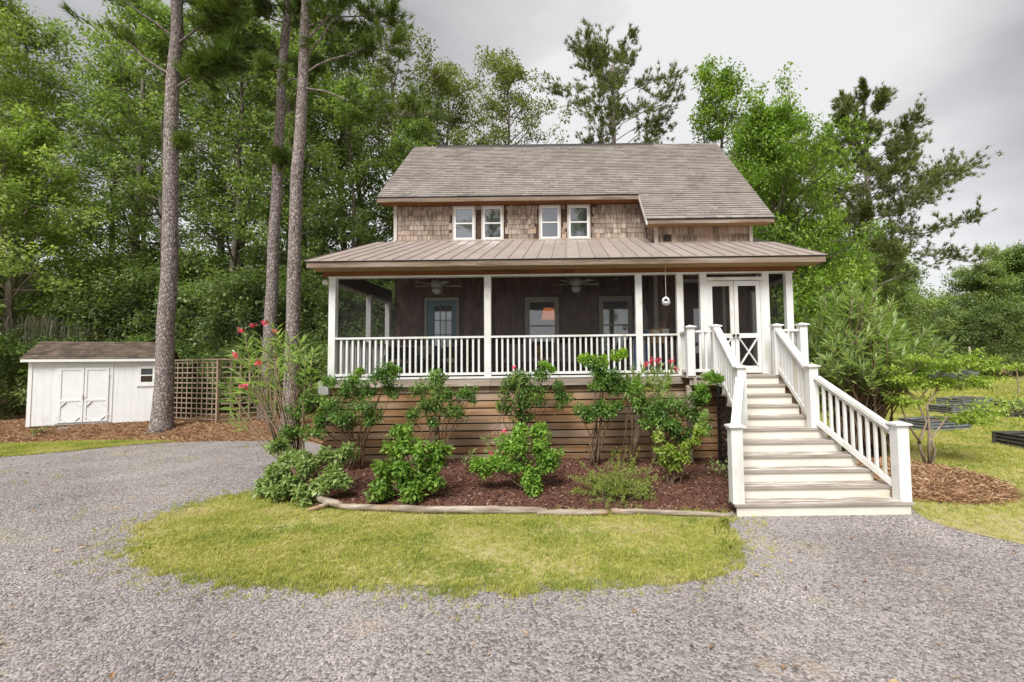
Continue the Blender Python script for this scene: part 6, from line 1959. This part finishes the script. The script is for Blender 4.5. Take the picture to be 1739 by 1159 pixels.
tips = [(-1.05, 9.0, 2.1), (-1.1, 9.0, 1.95), (-.95, 9.0, 2.0), (-1.35, 8.6, .85), (-1.15, 8.6, .95), (-1.55, 8.6, .7), (-1.3, 8.6, .65), (-1.6, 8.6, .9)]
oleander('oleander_bush', 'thin oleander with a few red buds among the middle shrubs', (-1.35, 9.2, .16), tips, .13, 28, .3,
         flowers=[(-1.06, 8.95, 2.2, .03, 6), (-1.2, 8.5, 1.0, .035, 8), (-1.42, 8.5, .62, .03, 6)], petal=M['petal_red'], seed=8, sr=.01)
oleander('oleander_bush', 'small oleander shoot beside the rounded bright shrub', (-1.85, 8.9, .14), [(-1.85, 8.8, .62), (-2.0, 8.8, .55), (-1.7, 8.8, .5)], .12, 20, .3, seed=9, sr=.008)

# ---- twisted shrub by the right lawn
rng = np.random.default_rng(41)
ts = thing('twisted_shrub', 'small shrub with twisted bare trunks and light green sprays right of the stairs', 'shrub', (7.54, 9.75, .04))
sm = MB(); C = []
for path in ([(0, 0, -.05), (-.1, .05, .45), (.05, .0, .9), (-.05, .1, 1.3), (.2, 0, 1.7), (.5, 0, 2.05)], [(.06, 0, -.05), (.05, -.05, .5), (.1, 0, .85), (.0, -.1, 1.25), (.3, 0, 1.55), (.65, 0, 1.65), (1.0, 0, 1.7)],
             [(.1, 0, -.05), (.2, 0, .3), (.08, -.05, .55), (.3, 0, .75), (.5, 0, 1.0), (.8, -.1, .95), (1.05, 0, .95)], [(-.1, 0, .45), (-.35, 0, .85), (-.5, 0, 1.3), (-.3, 0, 1.7)], [(.0, 0, 1.25), (-.3, 0, 1.5), (-.2, .1, 1.9), (.1, 0, 2.15)],
             [(.3, 0, 1.55), (.5, .1, 1.9), (.9, 0, 2.1), (1.2, 0, 2.15)]):
    r0 = .03 if path[0][2] < 0 else .017
    sm.tube(path, [r0 * (1 - .8 * i / (len(path) - 1)) + .004 for i in range(len(path))], 7)
    for i in range(len(path) - 2, len(path)):
        for q in range(9):
            b = np.array(path[i]); e = b + rng.normal(0, 1, 3) * np.array([.28, .22, .09]) + np.array([.05, 0, .06])
            sm.tube([b, (b + e) / 2 + rng.normal(0, .03, 3), e], [.008, .005, .003], 4, cap=False)
            for m_ in (0.55, .8, 1): C.append(b + (e - b) * m_)
part('trunk', sm, M['stem_grey'], ts, local=True, smooth=True)
V, F = clump_leaves(rng, np.array(C), [.13] * len(C), 22, .085, .42, .4)
part('foliage', array_mesh('twisted_leaf', V, F), LM['twisty'], ts, local=True)

# ---- plants in the beds and small weeds
def weed(x, y, z, r, h, mat, label, n=14, ln=.09, seed=1, group='small plants'):
    rng = np.random.default_rng(seed)
    C = np.stack([rng.normal(0, r * .5, n), rng.normal(0, r * .5, n), rng.uniform(.15, 1, n) * h], -1)
    V, F = clump_leaves(rng, C, [r * .4] * n, 10, ln, .5, .7)
    t = thing('leafy_plant', label, 'plant', (x, y, z), 0, group)
    sm = MB()
    for c in C: sm.tube([(rng.normal(0, .02), rng.normal(0, .02), -.02), c * np.array([.5, .5, .6]), c], [.007, .005, .003], 4, cap=False)
    part('stem', sm, M['stem'], t, local=True)
    part('foliage', array_mesh('weed_leaf', V, F), mat, t, local=True)
weed(12.2, 11.4, .25, .5, .75, LM['bright'], 'leafy plant growing in the dark raised bed at the right edge', 22, .12, 1)
weed(17.2, 17.7, .1, .8, .7, LM['fresh'], 'left green plant spilling over the low raised bed', 30, .16, 2)
weed(18.3, 17.5, .1, .7, .6, LM['twisty'], 'right green plant in the low raised bed', 26, .15, 3)
weed(14.7, 16.4, .02, .75, .75, LM['twisty'], 'yellow green bush between the raised beds', 34, .13, 9)
weed(2.9, 8.6, .1, .3, .35, LM['sage'], 'ivy like weed at the foot of the stairs', 18, .06, 4)
weed(2.6, 7.3, .04, .13, .14, LM['sage'], 'small weed in the mulch next to the bottom step', 10, .05, 5)
weed(1.15, 7.55, .05, .15, .15, LM['bright'], 'small green seedling right of the feathery plant', 10, .06, 6)
weed(-17.6, 15.4, .2, .3, .18, LM['dark'], 'low weeds growing along the front of the shed', 14, .07, 7)
weed(-3.3, 8.6, .12, .2, .35, LM['bright'], 'small leafy plant behind the rounded bright shrub', 12, .07, 8)


# ------------------------------------------------------------------ tell the last look-alikes apart by their distance
seen = {}
for o in COL.objects:
    if o.parent is None and o.get('category') and o.get('label'):
        seen.setdefault(o['label'], []).append(o)
ORD = ['nearest', 'second nearest', 'third nearest', 'fourth nearest', 'fifth nearest', 'sixth nearest']
for lab, obs in seen.items():
    if len(obs) > 1:
        obs.sort(key=lambda o: math.hypot(o.location.x, o.location.y))
        for i, o in enumerate(obs):
            o['label'] = ('farthest ' if i == len(obs) - 1 else ORD[min(i, 5)] + ' ') + lab
